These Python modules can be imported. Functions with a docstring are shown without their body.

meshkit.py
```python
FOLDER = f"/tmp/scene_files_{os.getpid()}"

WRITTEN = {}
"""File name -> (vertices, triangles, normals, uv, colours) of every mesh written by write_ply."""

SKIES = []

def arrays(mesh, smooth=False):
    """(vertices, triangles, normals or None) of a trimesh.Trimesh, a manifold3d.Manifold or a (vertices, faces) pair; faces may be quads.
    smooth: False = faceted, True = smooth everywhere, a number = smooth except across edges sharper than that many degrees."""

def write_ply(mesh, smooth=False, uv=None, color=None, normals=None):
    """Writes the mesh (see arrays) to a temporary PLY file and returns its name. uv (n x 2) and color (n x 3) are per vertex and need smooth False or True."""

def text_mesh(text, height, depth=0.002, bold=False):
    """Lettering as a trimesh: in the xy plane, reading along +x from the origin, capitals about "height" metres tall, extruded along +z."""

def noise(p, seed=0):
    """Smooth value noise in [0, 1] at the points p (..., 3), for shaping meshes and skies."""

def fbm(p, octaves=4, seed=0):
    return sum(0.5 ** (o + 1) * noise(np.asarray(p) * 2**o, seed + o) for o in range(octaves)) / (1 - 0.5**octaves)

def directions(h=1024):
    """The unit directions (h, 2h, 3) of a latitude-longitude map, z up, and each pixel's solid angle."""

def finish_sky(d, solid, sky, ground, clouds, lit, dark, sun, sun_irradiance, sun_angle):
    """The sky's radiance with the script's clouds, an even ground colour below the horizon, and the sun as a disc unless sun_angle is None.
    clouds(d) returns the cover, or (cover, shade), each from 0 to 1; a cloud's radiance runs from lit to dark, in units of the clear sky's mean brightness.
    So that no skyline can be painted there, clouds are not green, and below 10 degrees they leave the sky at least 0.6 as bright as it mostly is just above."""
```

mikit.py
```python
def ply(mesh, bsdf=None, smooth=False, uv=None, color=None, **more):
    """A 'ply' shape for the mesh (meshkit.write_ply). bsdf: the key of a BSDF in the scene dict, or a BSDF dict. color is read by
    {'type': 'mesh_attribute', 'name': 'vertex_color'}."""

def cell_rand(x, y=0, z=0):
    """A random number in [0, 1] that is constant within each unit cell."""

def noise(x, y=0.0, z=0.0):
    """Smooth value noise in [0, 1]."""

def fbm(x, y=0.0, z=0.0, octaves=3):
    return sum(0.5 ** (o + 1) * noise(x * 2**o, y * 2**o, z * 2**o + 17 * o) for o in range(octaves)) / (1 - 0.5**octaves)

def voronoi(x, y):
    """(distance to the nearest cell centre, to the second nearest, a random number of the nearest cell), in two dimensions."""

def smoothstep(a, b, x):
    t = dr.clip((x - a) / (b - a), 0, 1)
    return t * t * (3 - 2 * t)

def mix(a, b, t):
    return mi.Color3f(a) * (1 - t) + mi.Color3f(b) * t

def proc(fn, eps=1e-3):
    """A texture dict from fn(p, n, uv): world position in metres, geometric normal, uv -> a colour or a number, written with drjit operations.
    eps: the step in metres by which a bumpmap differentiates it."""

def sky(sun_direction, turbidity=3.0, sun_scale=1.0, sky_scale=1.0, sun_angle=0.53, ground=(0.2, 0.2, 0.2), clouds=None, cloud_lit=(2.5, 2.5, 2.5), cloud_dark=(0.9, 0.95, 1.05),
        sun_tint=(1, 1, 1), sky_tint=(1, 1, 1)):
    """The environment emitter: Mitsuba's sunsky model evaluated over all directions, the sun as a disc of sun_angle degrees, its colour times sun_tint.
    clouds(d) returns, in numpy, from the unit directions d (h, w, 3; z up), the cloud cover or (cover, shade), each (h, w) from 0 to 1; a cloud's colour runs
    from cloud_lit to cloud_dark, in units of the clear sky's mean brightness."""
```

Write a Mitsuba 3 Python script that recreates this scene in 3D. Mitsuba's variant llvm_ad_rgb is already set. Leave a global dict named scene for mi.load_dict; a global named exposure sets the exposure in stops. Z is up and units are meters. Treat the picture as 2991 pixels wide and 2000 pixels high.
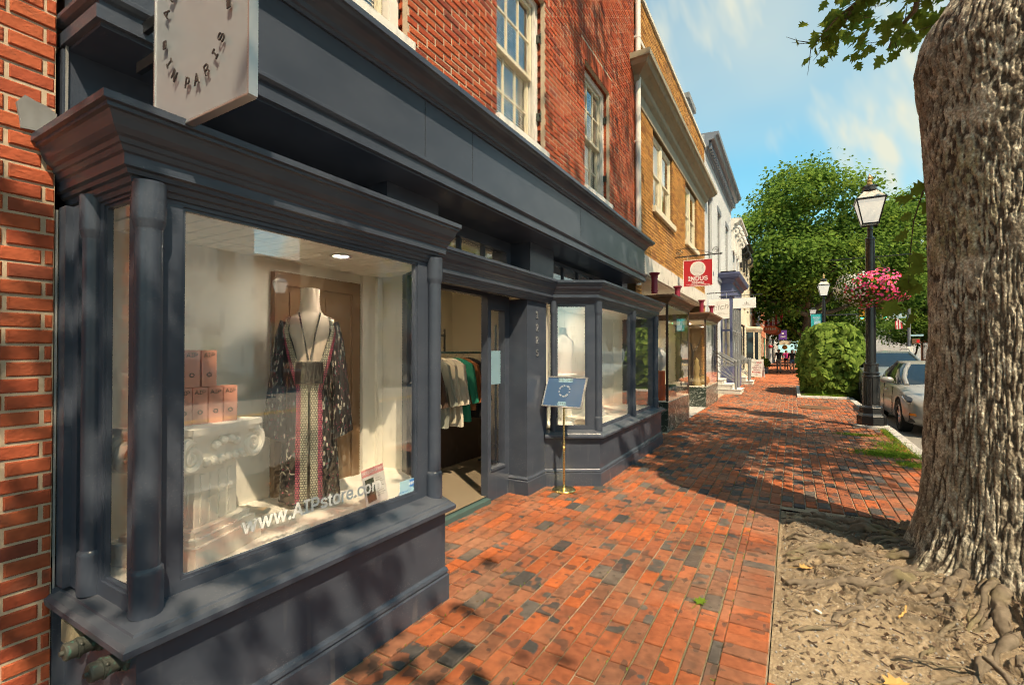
import math, random
import numpy as np, trimesh, manifold3d as m3
import mitsuba as mi, drjit as dr
import mikit, meshkit
from mikit import proc, mix, smoothstep, noise as dnoise, fbm as dfbm, cell_rand
from shapely.geometry import Polygon, box as sbox
T = mi.ScalarTransform4f
PI = math.pi
scene, labels = {}, {}

# ------------------------------------------------------------------ camera, sky, exposure
YAW, PITCH, EYE = math.radians(30.34), math.radians(0.6), 1.5
FWD = np.array([-math.sin(YAW) * math.cos(PITCH), math.cos(YAW) * math.cos(PITCH), math.sin(PITCH)])
scene['camera'] = {'type': 'perspective', 'fov': 2 * math.degrees(math.atan(1495.5 / 1400)), 'fov_axis': 'x', 'near_clip': 0.02, 'far_clip': 4000.0,
                   'principal_point_offset_y': -15 / 2000,
                   'to_world': T().look_at(origin=[0, 0, EYE], target=[float(FWD[0]), float(FWD[1]), EYE + float(FWD[2])], up=[0, 0, 1])}
SUN = np.array([0.79, -0.61, 1.27])


def clouds(d):
    x, y, z = d[..., 0], d[..., 1], np.maximum(d[..., 2], 0.02)
    az, el = np.arctan2(x, y), np.arcsin(z)
    u, v = az * .94 + el * .34, el * .94 - az * .34          # streaks lean a little
    zero = z * 0
    a = meshkit.fbm(np.stack([az * 2.6, el * 3.4, zero], -1) + 3.1, 4, 4)
    b = meshkit.fbm(np.stack([u * 17, v * 5.0, zero], -1) + 2.7, 5, 9)
    c = meshkit.fbm(np.stack([u * 46, v * 17, zero], -1), 4, 17)
    veil = np.clip((a - .30) * 2.0, 0, 1) * .55
    wisp = np.clip((b - .465) * 3.8, 0, 1) * (.45 + .8 * np.clip((c - .3) * 2, 0, 1)) * np.clip((a - .22) * 4, 0, 1) * np.clip(1.3 - z * 1.1, 0, 1)
    low = np.exp(-z / .30) * .5
    return np.clip(veil + wisp * .95 + low, 0, .97), zero


scene['sky'] = mikit.sky(SUN, turbidity=2.6, sun_scale=1.0, sky_scale=1.6, sun_tint=(1.0, .94, .82), sky_tint=(.36, .97, .82), clouds=clouds,
                         cloud_lit=(1.62, 1.62, 1.30), ground=(.16, .12, .1))
exposure = 2.35


# ------------------------------------------------------------------ mesh and bookkeeping helpers
class MB:
    def __init__(s):
        s.v, s.f, s.u, s.n = [], [], [], 0

    def add(s, v, f, uv=(0, 0)):
        v = np.asarray(v, float).reshape(-1, 3); f = np.asarray(f, int)
        if f.shape[1] == 4: f = np.vstack([f[:, [0, 1, 2]], f[:, [0, 2, 3]]])
        s.v.append(v); s.f.append(f + s.n); s.n += len(v)
        u = np.asarray(uv, float)
        s.u.append(np.broadcast_to(u, (len(v), 2)) if u.ndim == 1 else u)
        return s

    def box(s, a, b, uv=(0, 0), rot=None, at=None):
        (x0, y0, z0), (x1, y1, z1) = a, b
        v = np.array([[x, y, z] for x in (x0, x1) for y in (y0, y1) for z in (z0, z1)], float)
        if rot is not None: v = v @ np.asarray(rot).T
        if at is not None: v = v + np.asarray(at)
        return s.add(v, [[0, 1, 3, 2], [4, 6, 7, 5], [0, 4, 5, 1], [2, 3, 7, 6], [0, 2, 6, 4], [1, 5, 7, 3]], uv)

    def mesh(s, m, uv=(0, 0)):
        v, f, _ = meshkit.arrays(m); return s.add(v, f, uv)

    def quad(s, a, b, c, d, uv=(0, 0)): return s.add([a, b, c, d], [[0, 1, 2, 3]], uv)

    def tube(s, pts, r, n=8, uv=(0, 0), caps=True):
        p = np.asarray(pts, float); r = np.broadcast_to(np.asarray(r, float), (len(p),))
        t = np.gradient(p, axis=0); t /= np.linalg.norm(t, axis=1, keepdims=True) + 1e-12
        a = np.cross(t[0], [0, 0, 1.] if abs(t[0, 2]) < .9 else [1., 0, 0]); fr = []
        for k in range(len(p)):
            a = a - t[k] * (a @ t[k]); a /= np.linalg.norm(a) + 1e-12; fr.append((a, np.cross(t[k], a)))
        ang = np.arange(n) * 2 * PI / n
        v = np.vstack([p[k] + r[k] * (np.cos(ang)[:, None] * fr[k][0] + np.sin(ang)[:, None] * fr[k][1]) for k in range(len(p))])
        i, j = np.meshgrid(np.arange(len(p) - 1), np.arange(n), indexing='ij'); j2 = (j + 1) % n
        q = np.stack([i * n + j, i * n + j2, (i + 1) * n + j2, (i + 1) * n + j], -1).reshape(-1, 4)
        f = np.vstack([q[:, [0, 1, 2]], q[:, [0, 2, 3]]])
        if caps:
            m = len(v); v = np.vstack([v, p[:1], p[-1:]]); k = np.arange(n); L = (len(p) - 1) * n
            f = np.vstack([f, np.stack([k * 0 + m, (k + 1) % n, k], 1), np.stack([k * 0 + m + 1, L + k, L + (k + 1) % n], 1)])
        return s.add(v, f, uv)

    def lathe(s, prof, at=(0, 0, 0), n=24, uv=(0, 0), fl=None, sq=None):
        ang = np.arange(n) * 2 * PI / n + (PI / n if sq else 0); v = []
        for k, (r, z) in enumerate(prof):
            rr = r * (1 + (fl(ang, z) if fl else 0)); v.append(np.stack([np.cos(ang) * rr, np.sin(ang) * rr, ang * 0 + z], 1))
        v = np.vstack(v) + np.asarray(at)
        i, j = np.meshgrid(np.arange(len(prof) - 1), np.arange(n), indexing='ij'); j2 = (j + 1) % n
        q = np.stack([i * n + j, i * n + j2, (i + 1) * n + j2, (i + 1) * n + j], -1).reshape(-1, 4)
        return s.add(v, q, uv)

    def sweep(s, prof, path, uv=(0, 0), caps=True):
        """profile [(offset to the right of the path, z)] along a plan polyline, mitred"""
        P = np.asarray(path, float); d = np.diff(P, axis=0); d /= np.linalg.norm(d, axis=1, keepdims=True)
        nr = np.stack([d[:, 1], -d[:, 0]], 1); m = len(prof); v = []
        for k in range(len(P)):
            a, b = nr[max(k - 1, 0)], nr[min(k, len(nr) - 1)]; mt = (a + b) / (1 + a @ b)
            v += [[P[k, 0] + o * mt[0], P[k, 1] + o * mt[1], z] for o, z in prof]
        i, j = np.meshgrid(np.arange(len(P) - 1), np.arange(m), indexing='ij'); j2 = (j + 1) % m
        q = np.stack([i * m + j, i * m + j2, (i + 1) * m + j2, (i + 1) * m + j], -1).reshape(-1, 4)
        s.add(v, q, uv)
        if caps:
            for base in (0, (len(P) - 1) * m):
                pv = [v[base + k] for k in range(m)]
                tri = trimesh.creation.triangulate_polygon(Polygon(prof).buffer(0), engine='earcut') if m > 4 else None
                if tri is None: s.add(pv, [[0, 1, 2], [0, 2, 3]] if m == 4 else [[0, 1, 2]], uv)
                else:
                    k = 0 if base == 0 else len(P) - 1; mt = nr[0] if base == 0 else nr[-1]
                    s.add([[P[k, 0] + o * mt[0], P[k, 1] + o * mt[1], z] for o, z in tri[0]], tri[1], uv)
        return s

    def xf(s, M=None, at=(0, 0, 0)):
        s.v = [(v @ np.asarray(M).T if M is not None else v) + np.asarray(at) for v in s.v]; return s

    def tm(s): return trimesh.Trimesh(np.vstack(s.v), np.vstack(s.f), process=False)


def rz(a):
    c, q = math.cos(a), math.sin(a); return np.array([[c, -q, 0], [q, c, 0], [0, 0, 1.]])


def rx(a):
    c, q = math.cos(a), math.sin(a); return np.array([[1., 0, 0], [0, c, -q], [0, q, c]])


def ry(a):
    c, q = math.cos(a), math.sin(a); return np.array([[c, 0, q], [0, 1., 0], [-q, 0, c]])


used = {}


def numbered(k):
    n = used.get(k, 0); used[k] = n + 1
    return k if n == 0 else f'{k}_{n:03d}'


def thing(name, label, cat, group=None):
    k = numbered(name); labels[k] = {'label': label, 'category': cat}
    if group: labels[k]['group'] = group
    return k


def put(name, mb, mat, parent=None, smooth=False, uv=False, label=None, cat=None, group=None, kind=None, **more):
    k = numbered(f'{parent}__{name}' if parent else name)
    if isinstance(mb, MB):
        u = np.vstack(mb.u) if uv else None
        mb = mb.tm()
    else: u = uv if isinstance(uv, np.ndarray) else None
    scene[k] = mikit.ply(mb, mat, smooth=smooth, uv=u, **more)
    L = {a: b for a, b in dict(label=label, category=cat, group=group, kind=kind).items() if b}
    if L: labels[k] = L
    return k


def reuse(name, d, parent=None, to_world=None, **L):
    k = numbered(f'{parent}__{name}' if parent else name); scene[k] = {**d, **({'to_world': to_world} if to_world is not None else {})}
    L = {('category' if a == 'cat' else a): b for a, b in L.items() if b}
    if L: labels[k] = L
    return k


def text(s, h, depth=.003, bold=False, center=True):
    m = meshkit.text_mesh(s, h, depth, bold)
    if center: m.apply_translation([-(m.bounds[0][0] + m.bounds[1][0]) / 2, 0, 0])
    return m


def place(m, origin, ux, uy):
    """puts a mesh that lies in xy onto the plane spanned by ux and uy at origin"""
    ux, uy = np.asarray(ux, float), np.asarray(uy, float); ux /= np.linalg.norm(ux); uy /= np.linalg.norm(uy)
    M = np.eye(4); M[:3, 0], M[:3, 1], M[:3, 2], M[:3, 3] = ux, uy, np.cross(ux, uy), origin
    m = m.copy(); m.apply_transform(M); return m


def ring_text(s, r, h, depth=.003, a0=0.0, step=None, inward=False, bold=False):
    """letters round a circle in the xy plane; inward letters stand upright along the bottom"""
    out = []
    for k, c in enumerate(s):
        if c == ' ': continue
        m = text(c, h, depth, bold) if c != '■' else trimesh.creation.box([h * .75, h * .6, depth])
        a = a0 + k * step
        m.apply_translation([0, r if not inward else -r, 0] if c != '■' else [0, r if not inward else -r, depth / 2])
        m.apply_transform(trimesh.transformations.rotation_matrix(-a if not inward else a, [0, 0, 1])); out.append(m)
    return trimesh.util.concatenate(out)


# ------------------------------------------------------------------ materials
def two(b): return {'type': 'twosided', 'b': b}


def rgb(c): return {'type': 'rgb', 'value': [float(x) for x in c]}


def principled(c, rough=.6, metal=0., spec=.5, coat=0., **k):
    return {'type': 'principled', 'base_color': c if isinstance(c, dict) else rgb(c), 'roughness': rough, 'metallic': metal, 'specular': spec, 'clearcoat': coat, 'clearcoat_gloss': .9, **k}


def bump(fn, scale, b, eps=1e-3): return {'type': 'bumpmap', 'tex': proc(fn, eps), 'scale': scale, 'bsdf': b}


def mat(name, b): scene[name] = b; return name


def col(name, c, rough=.6, **k): return mat('mat_' + name, two(principled(c, rough, **k)))


def f_brick(p, n, uv):
    t, s = uv.x, uv.y
    red = mix((.31, .056, .024), (.41, .098, .036), t)
    red = mix(red, (.20, .042, .024), smoothstep(.78, .97, t))
    pav = mix((.345, .095, .033), (.225, .08, .043), t * 1.3 + .5 * (cell_rand(t * 977) - .5))
    pav = mix(pav, (.19, .105, .068), smoothstep(.5, .7, cell_rand(t * 613)) * .55)
    # flashed (dark burnt) patches and wholly dark headers
    ring = dfbm(p.x * 13, p.y * 13, p.z * 13, octaves=2)
    dark = smoothstep(.905, .93, t) + smoothstep(.70, .76, t) * smoothstep(.53, .60, ring)
    pav = mix(pav, mix((.045, .045, .048), (.11, .095, .085), cell_rand(t * 331)), dr.clip(dark, 0, 1))
    yel = mix((.42, .205, .055), (.54, .29, .085), t)
    yel = mix(yel, (.28, .12, .035), smoothstep(.55, 1, t))
    c = dr.select(s < .25, red, dr.select(s < .75, pav, yel))
    g = dfbm(p.x * 34, p.y * 34, p.z * 34, octaves=3); g2 = dfbm(p.x * 3.1, p.y * 3.1, p.z * 3.1, octaves=2)
    gum = smoothstep(.80, .84, dnoise(p.x * 21, p.y * 21, p.z * 21)) * dr.select(s < .75, 1., 0.) * dr.select(s > .25, 1., 0.); worn = smoothstep(.56, .74, dfbm(p.x * 2.3 + 3, p.y * 1.6, 4, octaves=3))
    c = mix(c, (.26, .18, .13), worn * .28 * dr.select(s > .25, 1., .4)); c = mix(c, (.05, .045, .04), gum * .6)
    st = smoothstep(.62, .78, dfbm(p.x * 9 + 7, p.y * 9, p.z * 11, octaves=3))
    c = c * (.66 + .55 * g) * (.72 + .52 * g2)
    return mix(c, (.06, .045, .035), st * .35)


def f_grain(p, n, uv): return dfbm(p.x * 120, p.y * 120, p.z * 120, octaves=3) + .8 * dfbm(p.x * 26, p.y * 26, p.z * 26, octaves=2)


mat('mat_brick', two(bump(f_grain, .0036, principled(proc(f_brick), .82, spec=.3))))


def f_mortar(p, n, uv):
    g = dfbm(p.x * 40, p.y * 40, p.z * 40, octaves=3); return mix((.34, .275, .20), (.50, .42, .32), g)


mat('mat_mortar', two(principled(proc(f_mortar), .9, spec=.2)))


def f_joint(p, n, uv):
    g = dfbm(p.x * 30, p.y * 30, p.z * 30, octaves=3); m = dfbm(p.x * 1.7, p.y * 1.7, 3, octaves=2)
    c = mix((.14, .11, .08), (.36, .30, .22), g)
    return mix(c, (.06, .08, .03), smoothstep(.55, .7, m) * .5)


mat('mat_mortardark', two(principled((.10, .065, .035), .95, spec=.1)))
mat('mat_joint', two(principled(proc(f_joint), .95, spec=.1)))


def f_paint(p, n, uv):
    g = dfbm(p.x * 4, p.y * 4, p.z * 6, octaves=3); s = dfbm(p.x * 160, p.y * 160, p.z * 160, octaves=2)
    d = smoothstep(.67, .74, s) * smoothstep(.45, .65, g); low = dr.clip((.55 - p.z) * 1.3, 0, 1)
    streak = smoothstep(.70, .8, dfbm(p.x * 26, p.y * 26, p.z * 2.2, octaves=2))
    up = dr.clip(n.z, 0, 1)
    c = mix((.034, .045, .069), (.058, .071, .100), g)
    return mix(c, (.20, .20, .20), dr.clip(d * (.10 + .3 * low) + streak * low * .3 + up * g * .3 + dnoise(p.x * 300, p.y * 300, p.z * 300) * low * .08, 0, .6))


def f_paintb(p, n, uv): return dfbm(p.x * 50, p.y * 50, p.z * 22, octaves=3)


mat('mat_paint', two(bump(lambda p, n, uv: dfbm(p.x * 46, p.y * 46, p.z * 46, octaves=3) + .5 * dnoise(p.x * 190, p.y * 14, p.z * 190), .0012, principled(proc(f_paint), .25, spec=.32))))


def weathered(name, a, b, rough, sc=6., spec=.4, bs=.001, dirt=(.1, .09, .08), amt=.5):
    def f(p, n, uv):
        g = dfbm(p.x * sc, p.y * sc, p.z * sc, octaves=4); s = smoothstep(.58, .8, dfbm(p.x * sc * 2 + 5, p.y * sc * 2, p.z * sc * .6, octaves=3))
        return mix(mix(a, b, g), dirt, s * amt)
    return mat('mat_' + name, two(bump(f_paintb, bs, principled(proc(f), rough, spec=spec))))


weathered('white', (.56, .55, .52), (.70, .69, .66), .5, amt=.35)
weathered('stone', (.42, .40, .36), (.58, .56, .51), .75, amt=.5)
weathered('granite', (.27, .26, .25), (.38, .37, .35), .8, 14., amt=.6)
weathered('plasterwhite', (.74, .725, .65), (.80, .785, .71), .6, 9., amt=.12)
weathered('cream', (.52, .48, .36), (.62, .58, .45), .5, amt=.2)
weathered('putty', (.21, .185, .125), (.29, .26, .185), .6, amt=.35)
weathered('bronze', (.03, .036, .033), (.06, .065, .058), .5, 40., dirt=(.05, .14, .115), amt=.9)
weathered('blue', (.075, .085, .17), (.10, .115, .21), .4, amt=.2)
weathered('brownwood', (.11, .06, .035), (.16, .09, .05), .45, amt=.4)
weathered('darkwood', (.045, .03, .024), (.075, .05, .04), .35, amt=.4)
weathered('tintgrey', (.16, .17, .18), (.22, .23, .24), .6, amt=.4)


def f_marble(p, n, uv):
    q = dfbm(p.x * 5, p.y * 5, p.z * 5, octaves=4); w = dr.abs(dfbm(p.x * 9 + q * 4, p.y * 9, p.z * 9 + q * 3, octaves=4) - .5)
    return mix((.32, .34, .32), mix((.022, .034, .028), (.06, .075, .065), q), smoothstep(.0, .05, w))


mat('mat_marble', two(principled(proc(f_marble), .16, spec=.6)))


def f_soil(p, n, uv):
    g = dfbm(p.x * 6, p.y * 6, 1, octaves=4); h = dfbm(p.x * 70, p.y * 70, p.z * 70, octaves=3); k = smoothstep(.66, .72, dfbm(p.x * 90 + 9, p.y * 90, p.z * 90, octaves=2))
    c = mix((.10, .076, .052), (.28, .22, .15), dr.clip(g * 1.5 - .2 + uv.x, 0, 1)) * (.55 + .85 * h)
    c = mix(c, mix((.06, .05, .038), (.17, .145, .115), h), smoothstep(.3, .8, uv.y)); return mix(c, (.42, .38, .32), k * .5 * (1 - uv.y))


def f_soilb(p, n, uv): return dfbm(p.x * 95, p.y * 95, p.z * 95, octaves=4)


mat('mat_soil', two(bump(f_soilb, .018, principled(proc(f_soil), .95, spec=.1))))


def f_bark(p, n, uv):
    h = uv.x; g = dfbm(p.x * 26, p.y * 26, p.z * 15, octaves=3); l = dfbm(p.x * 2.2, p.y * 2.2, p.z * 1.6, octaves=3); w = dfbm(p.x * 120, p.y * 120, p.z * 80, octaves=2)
    c = mix((.085, .070, .055), mix((.25, .215, .165), (.50, .46, .37), smoothstep(.3, .7, g)), smoothstep(.05, .6, h))  # furrows darker by relief depth: own bark tone plus occlusion shade painted in
    c = mix(c, (.15, .13, .10), smoothstep(.52, .40, dfbm(p.x * 5, p.y * 5, p.z * 2.4, octaves=3)) * .45)
    c = mix(c, (.30, .29, .13), smoothstep(.5, .75, l) * smoothstep(.3, .8, h) * .5)
    c = mix(c, (.50, .50, .44), smoothstep(.62, .72, w) * smoothstep(.4, .8, h) * smoothstep(.45, .6, g) * .7)
    return c * (.30 + 1.35 * w)


def f_barkb(p, n, uv): return dfbm(p.x * 60, p.y * 60, p.z * 32, octaves=4)


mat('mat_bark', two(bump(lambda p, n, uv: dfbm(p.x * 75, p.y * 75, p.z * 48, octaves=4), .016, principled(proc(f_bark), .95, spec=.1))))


def f_root(p, n, uv):
    g = dfbm(p.x * 30, p.y * 30, p.z * 30, octaves=4); l = dfbm(p.x * 5, p.y * 5, p.z * 5, octaves=2)
    return mix(mix((.085, .066, .048), (.23, .19, .145), g), (.17, .15, .07), smoothstep(.5, .75, l) * .5)


mat('mat_root', two(bump(f_barkb, .008, principled(proc(f_root), .9, spec=.15))))


def f_asphalt(p, n, uv):
    g = dfbm(p.x * 90, p.y * 90, 0, octaves=2); l = dfbm(p.x * .7, p.y * .25, 2, octaves=4)
    return mix((.10, .095, .09), (.20, .19, .175), g * .6 + l * .5)


mat('mat_asphalt', two(bump(f_soilb, .003, principled(proc(f_asphalt), .9, spec=.2))))


def f_farpave(p, n, uv):
    r = dr.floor(p.x / .105); k = p.y / .21 + .5 * r; t = cell_rand(r, dr.floor(k))
    return mix(mix((.36, .10, .042), (.22, .09, .05), t), (.05, .045, .04), smoothstep(.85, .87, t)) * (.6 + .7 * dfbm(p.x * 2, p.y * 2, 0, octaves=3))


mat('mat_farpave', two(principled(proc(f_farpave), .9, spec=.2)))


def f_whitebrick(p, n, uv):
    z = p.z / .075; r = dr.floor(z); y = (p.y + p.x) / .22 + .5 * r; e = dr.minimum(dr.minimum(z - r, r + 1 - z) * .075, dr.minimum(y - dr.floor(y), dr.floor(y) + 1 - y) * .22)
    return smoothstep(.0, .012, e) + .3 * dfbm(p.x * 20, p.y * 20, p.z * 20)


def f_whitewall(p, n, uv):
    g = dfbm(p.x * .8, p.y * .8, p.z * .5, octaves=4); c = dr.select(uv.x < .5, mix((.40, .43, .46), (.54, .56, .58), g), dr.select(uv.x > 2.5, mix((.68, .66, .60), (.80, .78, .72), g), dr.select(uv.x < 1.5, mix((.34, .12, .07), (.44, .18, .10), g), mix((.50, .47, .38), (.62, .58, .47), g))))
    return c * (.75 + .25 * f_whitebrick(p, n, uv))


mat('mat_wallpaint', two(bump(f_whitebrick, .006, principled(proc(f_whitewall), .75, spec=.3), 2e-3)))
mat('mat_glass', {'type': 'thindielectric', 'int_ior': 2.3})
mat('mat_pane', {'type': 'thindielectric', 'int_ior': 1.85})
mat('mat_gold', two({'type': 'roughconductor', 'material': 'Au', 'alpha': .12}))
mat('mat_steel', two({'type': 'roughconductor', 'material': 'Al', 'alpha': .18}))
mat('mat_brushed', two(principled((.55, .55, .56), .38, metal=.85)))
mat('mat_iron', two(principled((.012, .013, .015), .22, spec=.7)))
mat('mat_frost', {'type': 'principledthin', 'base_color': rgb((.72, .71, .67)), 'roughness': .5, 'diff_trans': 1.0, 'eta': 1.3})
for nm, c, r in [('black', (.012, .012, .013), .5), ('darkroom', (.02, .018, .016), .9), ('signred', (.42, .022, .03), .35), ('signwhite', (.74, .74, .73), .4), ('letter', (.80, .80, .78), .5),
                 ('ink', (.03, .028, .03), .5), ('peach', (.60, .24, .17), .5), ('peachlight', (.70, .34, .25), .5), ('pink', (.72, .30, .31), .6), ('teal', (.02, .33, .36), .6), ('purple', (.10, .04, .26), .6),
                 ('orange', (.50, .09, .02), .5), ('posterblue', (.055, .11, .22), .25), ('skyblue', (.30, .48, .58), .5), ('adtblue', (.05, .17, .48), .4), ('maroon', (.22, .02, .045), .4),
                 ('skin', (.36, .20, .14), .6), ('canvas', (.62, .52, .42), .7), ('hotpink', (.70, .04, .24), .7), ('denim', (.05, .13, .26), .8), ('hair', (.012, .009, .008), .5), ('camo', (.20, .21, .18), .8),
                 ('green', (.02, .26, .17), .7), ('blackcloth', (.012, .012, .014), .85), ('brownsh', (.05, .028, .018), .85), ('creamcloth', (.48, .44, .34), .85), ('palecloth', (.60, .57, .48), .85), ('leopard', (.35, .13, .05), .8),
                 ('tyre', (.018, .018, .018), .85), ('amber', (.65, .20, .02), .3), ('lampred', (.6, .02, .02), .3), ('yellow', (.55, .27, .02), .5), ('lens', (.02, .02, .025), .1), ('plasterroom', (.70, .66, .55), .7),
                 ('woodfloor', (.17, .14, .10), .5), ('tealtrim', (.055, .10, .10), .4), ('greyblue', (.16, .18, .22), .35), ('darkgreen', (.012, .035, .02), .6), ('petalwhite', (.80, .78, .74), .7), ('petalpink', (.80, .08, .26), .7),
                 ('petalred', (.66, .06, .05), .7), ('wicker', (.10, .065, .04), .8), ('twig', (.075, .05, .035), .9), ('flagred', (.40, .03, .04), .8), ('salmon', (.50, .20, .17), .8), ('litter', (.75, .74, .70), .7),
                 ('dryleaf', (.50, .30, .10), .8), ('yellowline', (.55, .33, .03), .8), ('doorbrown', (.17, .10, .05), .4), ('blind', (.62, .60, .52), .6), ('brass', (.35, .25, .10), .4)]:
    col(nm, c, r)
mat('mat_carwhite', two(principled((.27, .265, .255), .25, metal=.25, spec=.6, coat=1.)))
mat('mat_carsuv', two(principled((.13, .15, .16), .22, spec=.6, coat=1.)))
mat('mat_carblack', two(principled((.012, .012, .014), .2, spec=.6, coat=1.)))
mat('mat_carglass', two(principled((.015, .02, .024), .04, spec=.8)))


def leafmat(name, c, t): return mat('mat_' + name, {'type': 'principledthin', 'base_color': c if isinstance(c, dict) else rgb(c), 'roughness': .45, 'diff_trans': t, 'eta': 1.4, 'spec_trans': 0.})


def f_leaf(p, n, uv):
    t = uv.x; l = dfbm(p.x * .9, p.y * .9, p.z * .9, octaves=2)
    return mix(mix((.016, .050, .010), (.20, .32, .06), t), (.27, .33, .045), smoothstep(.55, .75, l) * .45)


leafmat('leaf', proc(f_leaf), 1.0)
leafmat('leafyellow', (.17, .23, .035), 1.2)
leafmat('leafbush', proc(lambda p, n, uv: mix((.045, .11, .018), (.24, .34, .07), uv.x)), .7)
leafmat('grass', (.16, .26, .03), .7)
M = lambda n: 'mat_' + n

# ------------------------------------------------------------------ bricks and walls
WX, KERB = -2.45, 1.73


def brickbox(mb, ax, front, a0, a1, b0, b1, depth, uv, c=.004):
    """one brick with chamfered front edges; ax 'x': front faces +x, (a, b) = (y, z); ax 'z': top faces up, (a, b) = (x, y)"""
    P = []
    for (lvl, k) in ((front, c), (front - c, 0), (front - depth, 0)):
        P += [(lvl, a0 + k, b0 + k), (lvl, a1 - k, b0 + k), (lvl, a1 - k, b1 - k), (lvl, a0 + k, b1 - k)]
    P = np.array(P)
    if ax == 'z': P = P[:, [1, 2, 0]]
    f = [[0, 1, 2, 3]] + [[i + 4 * r, i + 4 * r + 4, (i + 1) % 4 + 4 * r + 4, (i + 1) % 4 + 4 * r] for r in (0, 1) for i in range(4)]
    return mb.add(P, f, uv)


def clip_spans(a, b, cuts):
    sp = [(a, b)]
    for c0, c1 in cuts:
        sp = [q for s0, s1 in sp for q in ((s0, min(s1, c0)), (max(s0, c1), s1)) if q[1] - q[0] > .02]
    return sp


def courses(y0, y1, z0, z1, L, H, J, holes, rnd, bond='run'):
    out, r, z = [], 0, z0
    while z < z1 - .02:
        zt = min(z + H - J, z1); zm = (z + zt) / 2
        cuts = [(h[0], h[1]) for h in holes if h[2] < zm < h[3]]
        y, k = y0 - (r % 2) * L * .5, 0
        while y < y1:
            w = L if bond == 'run' or r % 6 else L * .5
            for s0, s1 in clip_spans(max(y, y0), min(y + w - J, y1), cuts): out.append((s0, s1, z, zt, rnd.random()))
            y += w; k += 1
        z += H; r += 1
    return out


def brick_field(parent, X, bricks, s, rnd, nparts, depth=.1, eye=(0, 0), base='brick', rest='brickwork', jit=.0035):
    """the largest (nearest) ones as parts, the rest as one part of many pieces"""
    bricks = sorted(bricks, key=lambda b: math.hypot((b[0] + b[1]) / 2 - eye[0], X - eye[1]))
    mb = MB()
    for k, (a, b, c, d, t) in enumerate(bricks):
        one = MB() if k < nparts else mb
        brickbox(one, 'x', X + rnd.uniform(-jit, jit), a + rnd.uniform(0, .005), b - rnd.uniform(0, .005), c + rnd.uniform(0, .002), d - rnd.uniform(0, .003), depth, (t, s))
        if k < nparts: put(base, one, M('brick'), parent, uv=True)
    if mb.n: put(rest, mb, M('brick'), parent, uv=True, kind='stuff')


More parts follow.
